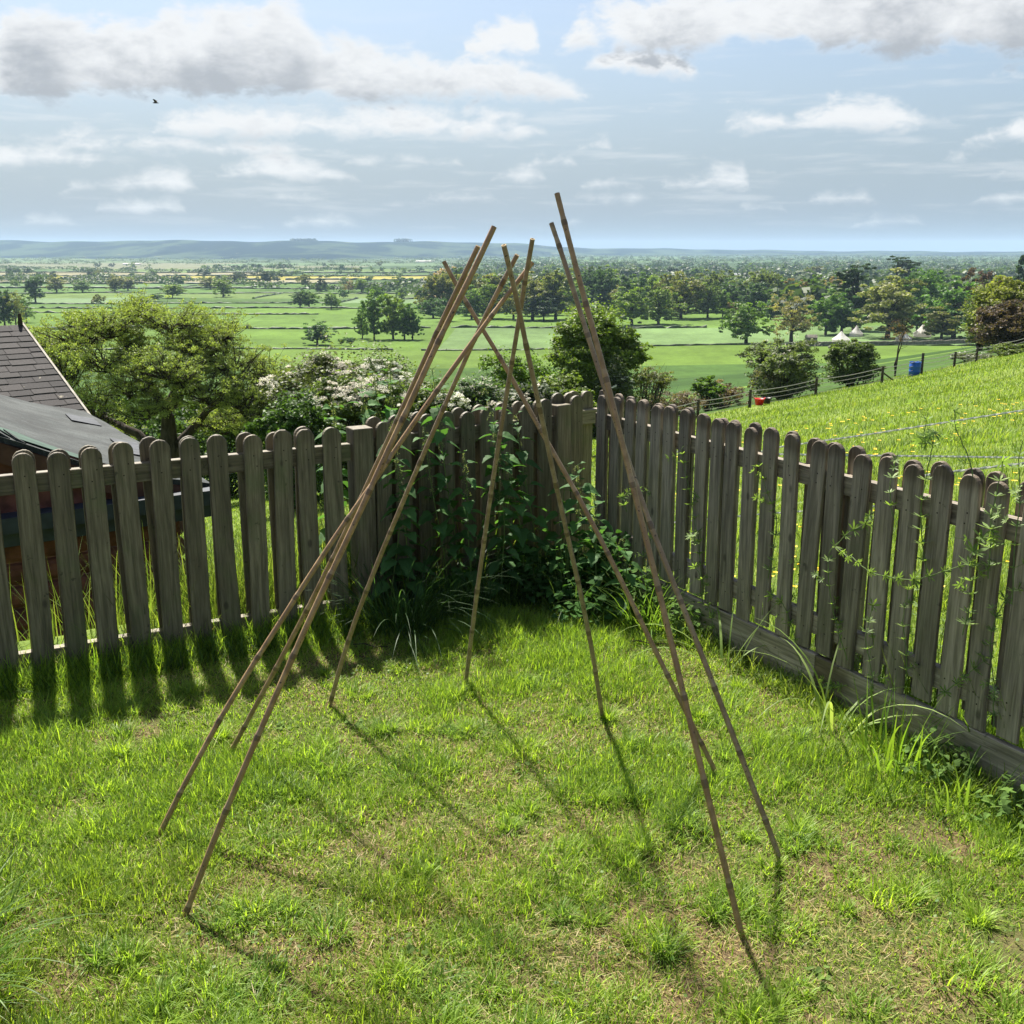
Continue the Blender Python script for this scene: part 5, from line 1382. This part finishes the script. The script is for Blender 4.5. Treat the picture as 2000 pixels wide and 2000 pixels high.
def nettle(x, y, h, lab, lean=(0, 0), flowers=True, seed=0, z=None, col=None):
    r = np.random.default_rng(seed+100); z = gz(x, y) if z is None else z
    root = empty('nettle', (x, y, z)); tag(root, lab, 'nettle', 'stinging nettles in the fence corner')
    n = int(h/.055); t = np.linspace(0, 1, n+1)
    P = np.stack([lean[0]*t**1.5*h+.012*np.sin(t*5+seed), lean[1]*t**1.5*h+.012*np.cos(t*4+seed), h*t], 1)
    sb = MB(); sb.tube(P, np.linspace(.0035, .0016, n+1), 5); sb.build('stem', M_STEM, root)
    lb = MB(); fb = MB(); a = r.uniform(0, 6.28)
    for i in range(2, n+1):
        q = i/n; a += math.pi/2+r.normal()*.15
        size = .062*(1.35-q*.55)*(1 if q < .9 else 1-(q-.9)*6)*r.uniform(.8, 1.15)
        if q < .3 and r.random() < .35: continue
        for s in (0, math.pi):
            b = a+s+r.normal()*.12; el = -.05+.5*(q > .88)+r.normal()*.15
            d = np.array([math.cos(b)*math.cos(el), math.sin(b)*math.cos(el), math.sin(el)])
            st = P[i]+d*.022; leaf_mesh(lb, st, d, np.array([0, 0, 1.])+r.normal(size=3)*.22, size*1.35, size*1.0, r, r.uniform(.2, .8), droop=.7)
            lb.tube([P[i], st], [.0012, .001], 3, 0, .4, cap=False)
            if flowers and q > .62:
                for w in range(2):
                    e = b+r.normal()*.5; p0 = P[i]; pp = [p0]; L = r.uniform(.02, .045)
                    for g_ in range(5): pp.append(p0+np.array([math.cos(e), math.sin(e), 0])*L*.5*(g_+1)/5+np.array([0, 0, -L*((g_+1)/5)**1.6]))
                    pp = np.array(pp)
                    k = 22; idx = r.integers(1, 6, k); VV, QQ = leaves_at(pp[idx]+r.normal(size=(k, 3))*.0028, .0022, r); fb.add(VV, [QQ], 0, r.random(k))
    lb.build('leaves', M_NETTLE, root)
    if flowers and fb.n > 200: o = fb.build('flower_tassels', M_LEAF, root); o.color = (.26, .30, .16, 1)
    return root
def nettles():
    def on(px, off, seg): # stand at a pixel column, off metres in front of the fence line
        a, b = seg; A, d, n, L = frame(a, b); u = (px-1000)/F
        cz = math.sin(PITCH)*(HC-.6); q = A-n*off
        s = (u*(q[1]*math.cos(PITCH)+cz)-q[0])/(d[0]-u*d[1]*math.cos(PITCH)); p = q+d*s; return p[0], p[1]
    S2 = (FL1, FL2); S3 = (FR0, FR1)
    L = [(790, .10, .92, 'tall nettle just right of the left fence post, tip above the pickets'), (868, .10, .86, 'leafy nettle under the tallest nettle'),
         (898, .08, 1.12, 'tallest nettle, its pale-flowered tip highest above the fence corner'), (925, .16, .74, 'shorter nettle right beside the tallest one'), 
         (978, .12, .82, 'nettle just right of the reddish upright cane'), (1002, .08, 1.02, 'nettle with flowering tip level with the rail, middle of the corner'), (1022, .18, .70, 'low nettle in front of the middle of the corner'),
         (1048, .10, .86, 'nettle left of the orange-brown cane'), (1100, .12, .60, 'low nettle in front of the corner post'),
         (1135, .16, .52, 'small nettle right of the corner post'), (985, .26, .50, 'low nettle in the shade of the middle ones'),
         (760, .10, .70, 'nettle closest to the left fence post')]
    for k, (px, off, h, lab) in enumerate(L):
        x, y = on(px, off, S2); nettle(x, y, h, lab, (random.uniform(-.12, .12), random.uniform(-.15, .02)), h > .65, k)
    for k, (px, off, h, lab) in enumerate([(1175, .12, .66, 'nettle with pale tassels at the start of the right fence'), (1205, .16, .56, 'nettle leaning out from the right fence start'), (1235, .14, .40, 'short nettle at the foot of the right fence start')]):
        A, d, n, Lx = frame(*S3); p = A+d*(.22+.2*k)-n*off*-1*-1; nettle(p[0]-.05, p[1]-.02, h, lab, (-.1, -.15), True, 40+k)
    # behind the fence, tops only
    for k, (px, h, lab) in enumerate([(655, 1.02, 'nettle behind the fence showing left of the left fence post'), (715, 1.08, 'flowering nettle behind the left fence post'), (745, 1.10, 'flowering nettle behind the fence right of the left post'), (775, 1.16, 'nettle with bright leaves behind the left bundle of canes')]):
        x, y = on(px, -.28, S2); nettle(x, y, h, lab, (0, -.05), True, 60+k, z=-.02)
nettles()
# ---- low broad-leaved weeds in the corner
M_WEED = foliage_mat('weed_leaf', transl=.3, spread=.35, rough=.85, spec=.06)
def weed(x, y, h, w, n, ls, lab, col, seed, name='leafy_weed', cat='weed', group=None):
    r = np.random.default_rng(seed); z = gz(x, y); root = empty(name, (x, y, z)); tag(root, lab, cat, group)
    lb = MB(); sb = MB()
    for k in range(n):
        a = r.uniform(0, 6.28); q = w*math.sqrt(r.random()); zz = h*(1-(q/w)**2*.6)*r.uniform(.25, 1)
        p = np.array([q*math.cos(a), q*math.sin(a), zz]); d = np.array([math.cos(a+r.normal()*.6), math.sin(a+r.normal()*.6), r.normal()*.25])
        leaf_mesh(lb, p, d, np.array([0, 0, 1.])+r.normal(size=3)*.3, ls*r.uniform(.7, 1.2), ls*r.uniform(.8, 1.2), r, r.uniform(.1, .9), droop=.4)
        if k % 3 == 0: sb.tube([(p[0]*.3, p[1]*.3, 0), p*np.array([.8, .8, .6]), p], [.0022, .0018, .001], 4)
    o = lb.build('leaves', M_WEED, root); o.color = (*col, 1); sb.build('stems', M_STEM, root)
for k, (px, py, h, w, n, lab) in enumerate([(1060, 1225, .30, .16, 230, 'dark round-leaved weed left of the orange-brown cane foot'), (1125, 1235, .36, .18, 300, 'bushiest dark round-leaved weed in the corner'), (1185, 1215, .42, .17, 300, 'dark leafy weed reaching towards the right fence'),
        (1010, 1200, .26, .15, 200, 'dark leafy weed under the middle nettles'), (1150, 1275, .20, .14, 160, 'low dark weed at the lawn edge in the corner'), (940, 1195, .22, .15, 180, 'dark leafy weed left of the middle nettles')]):
    x, y = atz(px, py, 0.0); y += .36; weed(x, y, h, w, int(n*.6), .040, lab, (.045, .105, .028), 300+k, group='leafy weeds in the fence corner')
for k, (s_, o_, h, w, n, ls_, col, lab) in enumerate([(.35, .10, .30, .13, 150, .034, (.06,.13,.03), 'leafy weed at the start of the right fence'), (.62, .09, .24, .12, 130, .028, (.08,.15,.035), 'leafy weed hiding the corner end of the foot board'), (.90, .08, .20, .11, 120, .024, (.09,.16,.04), 'small-leaved weed in front of the foot board near the corner'), (2.30, .10, .16, .12, 130, .022, (.10,.17,.045), 'small-leaved weed against the middle of the foot board'), (2.62, .12, .15, .12, 120, .024, (.09,.16,.04), 'small-leaved weed at the near end of the foot board')]):
    A_, d_, n_, L_ = frame(FR0, FR1); q = A_+d_*s_-n_*o_; weed(q[0], q[1], h, w, n, ls_, lab, col, 380+k, group='leafy weeds along the right fence')
for k, (px, py, lab) in enumerate([(690, 1408, 'small broad-leaved weed on the lawn right of the lone greenish cane'), (1175, 1350, 'small weed in the lawn left of the orange-brown cane foot'), (560, 1415, 'small weed among the grass left of the middle'), (1610, 1890, 'low plantain weed on the bare patch at the bottom right'), (1020, 1500, 'tiny weed in the middle of the lawn'), (820, 1840, 'tiny weed at the bottom middle of the lawn')]):
    x, y = atz(px, py, .01); weed(x, y, .03, .04, 10, .018, lab, (.12, .19, .05), 340+k, group='little weeds in the lawn')
# ---- cleavers climbing the right fence
def cleaver(P, lab, seed, whorl=.056, ls=.024):
    r = np.random.default_rng(seed); P = np.array(P, float); t = np.linspace(0, len(P)-1, 30)
    C = np.stack([np.interp(t, range(len(P)), P[:, i]) for i in range(3)], 1)
    for _ in range(4): C[1:-1] = .5*C[1:-1]+.25*(C[:-2]+C[2:])
    C[1:-1] += np.cumsum(r.normal(size=(28, 3)), 0)*.0012
    O = C[0].copy(); C = C-O; root = empty('cleavers', tuple(O)); tag(root, lab, 'climbing weed', 'cleavers scrambling over the right fence')
    sb = MB(); sb.tube(C, np.linspace(.0021, .0012, 30), 5); sb.build('stem', M_STEM, root)
    lb = MB(); cum = np.concatenate([[0], np.cumsum(np.linalg.norm(np.diff(C, axis=0), axis=1))]); s = .04
    def wh(o, T, sz):
        A = np.cross(T, unit(1, r)[0]); A /= np.linalg.norm(A); B = np.cross(T, A); m = int(r.integers(6, 9))
        for k in range(m):
            a = 2*math.pi*k/m+r.normal()*.1; d = A*math.cos(a)+B*math.sin(a)+T*.35; d /= np.linalg.norm(d); sd = np.cross(T, d); sd /= np.linalg.norm(sd)
            L = sz*r.uniform(.8, 1.15); w = L*.13
            lb.add([o-sd*w*.3, o+sd*w*.3, o+d*L*.6+sd*w, o+d*L*.6-sd*w, o+d*L], [[[0, 1, 2, 3]], [[3, 2, 4]]], 0, r.uniform(.2, 1))
    while s < cum[-1]:
        o = np.array([np.interp(s, cum, C[:, i]) for i in range(3)]); i = min(28, int(np.searchsorted(cum, s))); T = C[i+1]-C[i]; T /= np.linalg.norm(T)+1e-9
        wh(o, T, ls*r.uniform(.8, 1.3))
        if r.random() < .45:
            d = unit(1, r)[0]+T*.8; d /= np.linalg.norm(d); L = r.uniform(.03, .10); sb2 = MB(); e = o+d*L
            lb.tube([o, (o+e)/2+unit(1, r)[0]*.004, e], [.0009, .0008, .0006], 3, 0, .5, cap=False); wh(e, d, ls*.8); wh(o+d*L*.55, d, ls*.7)
        s += whorl*r.uniform(.7, 1.25)
    lb.build('leaves', M_CLEAVER, root)
def cleavers():
    A, d, n, L = frame(FR0, FR1)
    def pt(px, py, off=.03):
        rr = ray(px, py); q = A-n*off; # plane through q normal n
        N = np.array([n[0], n[1]]); t = (N@(q-np.array([0, 0])))/(N@rr[:2]); return np.array([0, 0, HC])+rr*t
    L_ = [([(1372, 1180), (1368, 1060), (1352, 990), (1338, 900), (1336, 870)], 'cleavers strand with star-like whorls on the sixth picket from the corner'),
          ([(1225, 1000), (1215, 975), (1235, 950), (1262, 955)], 'short cleavers strand poking out near the corner of the right fence'),
          ([(1420, 1290), (1395, 1230), (1372, 1130), (1350, 1090)], 'cleavers strand left of the start of the foot board'),
          ([(1500, 1130), (1520, 1010), (1490, 930), (1480, 900)], 'thin cleavers strand on the middle pickets'),
          ([(1655, 1290), (1625, 1190), (1615, 1080), (1655, 1040), (1700, 1020)], 'cleavers strand bending right across the middle pickets'),
          ([(1660, 1085), (1700, 1120), (1770, 1135), (1850, 1120), (1905, 1100)], 'long pale cleavers stem slung sideways across the pickets'),
          ([(1810, 1120), (1795, 1010), (1815, 900), (1830, 830), (1795, 890), (1812, 805)], 'cleavers strand rising above the picket tops with a dark bud tip'),
          ([(1930, 1130), (1935, 1010), (1955, 930), (1960, 900)], 'cleavers strand on the last full picket on the right'),
          ([(1975, 1180), (1982, 1080), (1992, 980), (1988, 900), (1996, 860)], 'cleavers strand at the very right edge'),
          ([(1565, 1300), (1545, 1220), (1530, 1180), (1500, 1160)], 'cleavers strand at the foot of the middle pickets'),
          ([(1655, 1338), (1600, 1340), (1550, 1325), (1520, 1310)], 'dry cleavers stem lying across the foot board'),
          ([(1700, 1400), (1705, 1320), (1690, 1250), (1712, 1180)], 'cleavers strand right of the broad blades on the foot board'),
          ([(1830, 1360), (1870, 1330), (1905, 1300), (1940, 1270)], 'cleavers strand climbing to the right low on the last pickets'),
          ([(1770, 1330), (1772, 1270), (1760, 1210), (1775, 1140)], 'cleavers strand in the gap left of the climbing low strand'),
          ([(1880, 1240), (1900, 1160), (1890, 1090), (1925, 1030), (1960, 1060)], 'bushy cleavers strand right of the slung pale stem'),
          ([(1940, 1420), (1950, 1340), (1935, 1250), (1965, 1180), (1990, 1150)], 'cleavers strand low at the right edge'),
          ([(1900, 930), (1885, 880), (1870, 840), (1865, 800)], 'upright dark cleavers tip above the pickets, third from the right edge'),
          ([(1745, 1010), (1735, 960), (1740, 920)], 'small cleavers sprig beside the knotted picket'),
          ([(1290, 1180), (1270, 1130), (1255, 1080), (1280, 1040)], 'cleavers strand in front of the first pickets by the tall canes'),
          ([(1190, 1230), (1150, 1170), (1120, 1100), (1090, 1060)], 'cleavers strand scrambling over the dark corner weeds')]
    for k, (P, lab) in enumerate(L_):
        sc_ = 1.35 if k in (0, 6, 7, 14) else 1.0
        cleaver([pt(px, py, .012+.02*((k*7) % 3)) for px, py in P], lab, 500+k, ls=.027*sc_)
    # leafy thicket of cleavers behind the right part of the fence
    r = np.random.default_rng(44)
    for k in range(30):
        s = 1.3+r.random()*1.5; q = A+d*s+n*r.uniform(.11, .35); z = gz(*q); h = r.uniform(.4, .85)
        pts = [np.array([q[0], q[1], z])]
        for j in range(4): pts.append(pts[-1]+np.array([r.normal()*.04, r.normal()*.04, h/4]))
        cleaver(pts, 'cleavers stem tangled behind the right-hand pickets', 700+k, ls=.026)
cleavers()
def litter():
    # bare twigs in the corner
    r = np.random.default_rng(60)
    for k, (px, py, lab) in enumerate([(1240, 1245, 'dry twig lying at the dark lawn edge near the corner'), (1225, 1262, 'second dry twig just in front of the first near the corner'), (690, 1262, 'dry twig among the shaded grass by the left post')]):
        x, y = atz(px, py, .01); mb = MB(); a = r.uniform(-.4, .4); mb.tube([(0, 0, .01), (.05, .01, .016), (.11, .0, .012), (.17, .015, .02)], [.003, .0028, .002, .0012], 5)
        o = mb.build('twig', M_BARK); o.location = (x, y, gz(x, y)+.01); o.rotation_euler = (0, 0, a); tag(o, lab, 'twig')
litter()
def birds():
    # a flying insect or bird speck
    p = at_y(304, 201, 26.); root = empty('bird', tuple(p)); tag(root, 'tiny dark bird in the sky at the upper left', 'bird')
    M_ = simple('dark_feathers', (.02, .02, .022), .8); mb = MB()
    mb.tube([(-.07, 0, 0), (-.04, 0, .004), (0, 0, .006), (.04, 0, .002), (.075, 0, -.004)], [.004, .014, .018, .012, .003], 8); mb.build('body', M_, root, True)
    for s in (-1, 1):
        w = MB(); w.add([(-.02, 0, .01), (.025, 0, .01), (.03, s*.05, .05), (-.03, s*.05, .05), (.0, s*.10, .07), (-.035, s*.10, .065), (-.02, 0, .005), (.025, 0, .005), (.03, s*.05, .045), (-.03, s*.05, .045)], [[[0,1,2,3],[3,2,4,5],[6,9,8,7]]]); w.build('wing', M_, root)
birds()

# ================================================================== SKY, SUN, HAZE, CAMERA
SUN_AZ = math.atan2(-.38, .925); SUN_EL = R(54)
world = bpy.data.worlds.new('World'); sc.world = world; world.use_nodes = True
def sky():
    t = NT(world.node_tree); t.n.clear(); out = t.new('ShaderNodeOutputWorld')
    geo = t.new('ShaderNodeTexCoord').outputs['Generated']
    sk = t.new('ShaderNodeTexSky', sky_type='NISHITA'); sk.sun_disc = False; sk.sun_elevation = SUN_EL; sk.sun_rotation = SUN_AZ
    sk.air_density = 1.0; sk.dust_density = 1.6; sk.ozone_density = 1.5
    sep = t.new('ShaderNodeSeparateXYZ'); t.l.new(geo, sep.inputs[0]); x, y, z = sep.outputs
    az = t.math('ARCTAN2', x, y); hor = t.math('SQRT', t.math('ADD', t.math('MULTIPLY', x, x), t.math('MULTIPLY', y, y))); el = t.math('ARCTAN2', z, hor)
    uv = t.new('ShaderNodeCombineXYZ'); t.l.new(az, uv.inputs[0]); t.l.new(t.math('MULTIPLY', el, 1.9), uv.inputs[1]); uv = uv.outputs[0]
    n1 = t.noise(uv, 11, 5, .6, .3); n2 = t.noise(uv, 42, 5, .62, .3); n3 = t.noise(t.map(uv, (.55, 2.6, 1)), 14, 5, .6, .1)
    dx = t.math('ADD', t.math('MULTIPLY', t.math('SUBTRACT', n1, .5), .085), t.math('MULTIPLY', t.math('SUBTRACT', n2, .5), .036))
    elp = t.math('ARCTAN2', z, y)
    dx = t.math('MULTIPLY', dx, t.step(elp, .0, .17, .42, 1.))
    azn = t.math('MULTIPLY_ADD', t.math('ADD', az, t.math('MULTIPLY', t.math('SUBTRACT', n2, .5), .02)), 1/1.12, .5)
    ROWS = [ # base y, thickness of grey, [(x, height px)...]
     (188, 1., [(0,100),(60,110),(90,150),(140,158),(190,140),(240,135),(280,150),(330,145),(380,165),(440,160),(480,180),(520,165),(570,176),(610,165),(635,130),(655,95),(720,95),(800,88),(880,80),(940,90),(1000,70),(1060,58),(1110,36),(1150,12),(1190,-30)]),
     (428, .2, [(60,-20),(100,8),(160,9),(200,-20),(560,-20),(600,8),(680,9),(720,-20),(1080,-20),(1120,9),(1170,-20),(1640,-20),(1680,8),(1760,8),(1790,-20)]),
     (384, .3, [(500,-25),(530,12),(640,10),(680,-25),(820,-20),(850,10),(960,14),(990,-20),(1090,-20),(1120,12),(1210,14),(1300,8),(1330,-20),(1540,-20),(1580,10),(1660,12),(1700,-20),(1850,-20),(1880,12),(1960,14),(2000,10)]),
     (52, .6, [(0,50),(50,34),(80,-30)]),
     (100, .3, [(885,-30),(920,30),(960,56),(1000,76),(1040,66),(1060,-30)]),
     (262, .8, [(315,-30),(345,38),(400,52),(480,64),(560,58),(620,64),(680,50),(740,56),(820,60),(900,46),(960,56),(1020,38),(1080,12),(1120,-30)]),
     (288, .5, [(100,-25),(135,8),(200,30),(260,26),(320,40),(380,34),(440,12),(520,14),(640,10),(700,-20),(1100,-20),(1130,14),(1180,20),(1210,-30)]),
     (316, .6, [(0,26),(60,42),(110,44),(170,36),(230,24),(280,14),(305,-30),(660,-30),(690,14),(800,22),(880,10),(905,16),(930,-30),(1010,-30),(1050,18),(1110,22),(1140,-30),(1780,-30),(1792,8),(1812,16),(1845,8),(1860,-30)]),
     (342, .55, [(430,-30),(455,8),(500,28),(550,44),(600,38),(650,24),(705,10),(735,-30),(945,-30),(980,12),(1020,22),(1060,12),(1075,-30),(1870,-30),(1895,15),(1950,34),(2000,42)]),
     (362, .4, [(150,-30),(185,14),(260,18),(330,32),(385,34),(405,10),(430,-30),(1115,-30),(1135,10),(1190,32),(1240,22),(1258,-30),(1268,-30),(1285,20),(1340,20),(1385,40),(1435,34),(1450,-30)]),
     (404, .2, [(205,-30),(230,12),(300,18),(380,15),(400,-30),(1415,-30),(1440,9),(1480,15),(1510,8),(1525,-30)]),
     (243, .5, [(1375,-30),(1395,34),(1450,46),(1498,30),(1508,6),(1530,18),(1570,38),(1600,56),(1660,48),(1705,54),(1765,36),(1800,44),(1820,-30)]),
     (268, .7, [(1820,-30),(1865,20),(1920,40),(1970,58),(2010,62)]),
     (96, .9, [(1055,-30),(1085,25),(1120,70),(1200,92),(1350,118),(1600,150),(2010,150)]),
     (128, .5, [(1095,-30),(1130,20),(1200,45),(1300,32),(1350,-30)]),
    ]
    Stot = None; Ttot = None; K = 1/F
    for (by, th, pts) in ROWS:
        e0 = math.atan((1000-by)/F)-PITCH
        fc = t.new('ShaderNodeFloatCurve'); t.l.new(azn, fc.inputs['Value']); cv = fc.mapping.curves[0]
        P_ = [(math.atan((px-1000)/F/math.cos(PITCH-.2))/1.12+.5, (h+40)/240) for px, h in pts]
        if pts[0][0] > 0: P_ = [(0, 10/240)]+P_
        if pts[-1][0] < 2000: P_ = P_+[(1, 10/240)]
        cv.points[0].location = P_[0]; cv.points[1].location = P_[-1]
        for q in P_[1:-1]: cv.points.new(*q)
        for q in cv.points: q.handle_type = 'VECTOR'
        fc.mapping.update()
        d = t.math('SUBTRACT', elp, e0)
        t1 = t.math('SUBTRACT', t.math('MULTIPLY_ADD', fc.outputs[0], 240*K, -40*K), d)
        t2 = t.math('MULTIPLY', t.math('ADD', d, 12*K), 1.5)
        S = t.math('MINIMUM', t1, t2); G = t.math('MULTIPLY', t.math('MULTIPLY', t1, th), t.math('MULTIPLY', t.math('ADD', t.math('ADD', S, dx), .006), 60., clamp=True))
        Stot = S if Stot is None else t.math('MAXIMUM', Stot, S); Ttot = G if Ttot is None else t.math('MAXIMUM', Ttot, G)
    Sn = t.math('ADD', t.math('SUBTRACT', Stot, .003), dx)
    al = t.step(Sn, -.005, .017)
    # low thin streaks towards the horizon
    band = t.math('MULTIPLY', t.step(el, .005, .05), t.step(el, .24, .10))
    st = t.math('MULTIPLY', t.step(n3, .50, .68), t.math('MULTIPLY', band, .30)); al2 = t.math('MAXIMUM', t.math('MULTIPLY', al, .95), st)
    # generic clouds outside the view
    n4 = t.noise(t.map(uv, (1, 1.4, 1)), 2.6, 7, .6, .3)
    outm = t.math('MAXIMUM', t.step(t.math('ABSOLUTE', az), .50, .62), t.step(el, .30, .40))
    al3 = t.math('MAXIMUM', al2, t.math('MULTIPLY', t.step(n4, .52, .64), t.math('MULTIPLY', outm, .8)))
    sh = t.math('ADD', Ttot, t.math('ADD', t.math('MULTIPLY', t.math('SUBTRACT', n2, .5), .05), t.math('MULTIPLY', t.math('SUBTRACT', n1, .5), .13)))
    lit = t.step(sh, .080, .012)
    cc = t.mix(lit, (.48, .51, .55, 1), (.95, .96, .97, 1))
    cb = t.new('ShaderNodeBackground'); t.put(cb.inputs[0], cc); cb.inputs[1].default_value = CLOUD
    # milky veil lifting the horizon
    veil = t.step(el, .24, 0., .06, .85)
    sb_ = t.new('ShaderNodeBackground'); t.put(sb_.inputs[0], t.mix(1, sk.outputs[0], (1., 1., 1., 1), 'MULTIPLY')); sb_.inputs[1].default_value = SKY
    vb = t.new('ShaderNodeBackground'); vb.inputs[0].default_value = (.47, .61, .78, 1); vb.inputs[1].default_value = VEIL
    m1 = t.new('ShaderNodeMixShader'); t.l.new(veil, m1.inputs[0]); t.l.new(sb_.outputs[0], m1.inputs[1]); t.l.new(vb.outputs[0], m1.inputs[2])
    m2 = t.new('ShaderNodeMixShader'); t.l.new(al3, m2.inputs[0]); t.l.new(m1.outputs[0], m2.inputs[1]); t.l.new(cb.outputs[0], m2.inputs[2])
    t.l.new(m2.outputs[0], out.inputs[0])
CLOUD = .365; SKY = .050; VEIL = .255
sky()
sd = Vector((math.sin(SUN_AZ)*math.cos(SUN_EL), math.cos(SUN_AZ)*math.cos(SUN_EL), math.sin(SUN_EL)))
su = bpy.data.lights.new('sun', 'SUN'); su.energy = 5.0; su.angle = R(1.8); su.color = (1., .94, .84)
so = link(bpy.data.objects.new('sun', su)); so.rotation_euler = sd.to_track_quat('Z', 'Y').to_euler()
# haze
def haze():
    mb = MB(); x0, x1, y0, y1, z0, z1 = -9000, 9000, -60, 15500, -62, 125
    mb.add([(x0,y0,z0),(x1,y0,z0),(x1,y1,z0),(x0,y1,z0),(x0,y0,z1),(x1,y0,z1),(x1,y1,z1),(x0,y1,z1)], [[[0,3,2,1],[4,5,6,7],[0,1,5,4],[1,2,6,5],[2,3,7,6],[3,0,4,7]]])
    m = bpy.data.materials.new('haze'); m.use_nodes = True; t = NT(m.node_tree); t.n.clear(); out = t.new('ShaderNodeOutputMaterial')
    v = t.new('ShaderNodeVolumePrincipled'); v.inputs['Color'].default_value = (.53, .72, 1., 1); v.inputs['Density'].default_value = HAZE; v.inputs['Anisotropy'].default_value = .0
    t.l.new(v.outputs[0], out.inputs['Volume']); o = mb.build('haze', m); tag(o, 'thin blue haze over the distant plain', 'haze', kind='stuff')
HAZE = 6.8e-5
haze()
cam = bpy.data.cameras.new('camera'); co = link(bpy.data.objects.new('camera', cam)); sc.camera = co
cam.sensor_fit = 'HORIZONTAL'; cam.sensor_width = 36; cam.lens = 36*F/2000; cam.clip_start = .05; cam.clip_end = 60000
co.location = (0, 0, HC); co.rotation_euler = (math.pi/2-PITCH, 0, 0)
sc.view_settings.view_transform = 'Standard'; sc.view_settings.look = 'None'; sc.view_settings.gamma = 1; sc.view_settings.exposure = EXPO = 1.42
sc.cycles.max_bounces = 8; sc.cycles.transmission_bounces = 4; sc.cycles.diffuse_bounces = 4; sc.cycles.volume_bounces = 1
sc.cycles.use_denoising = True
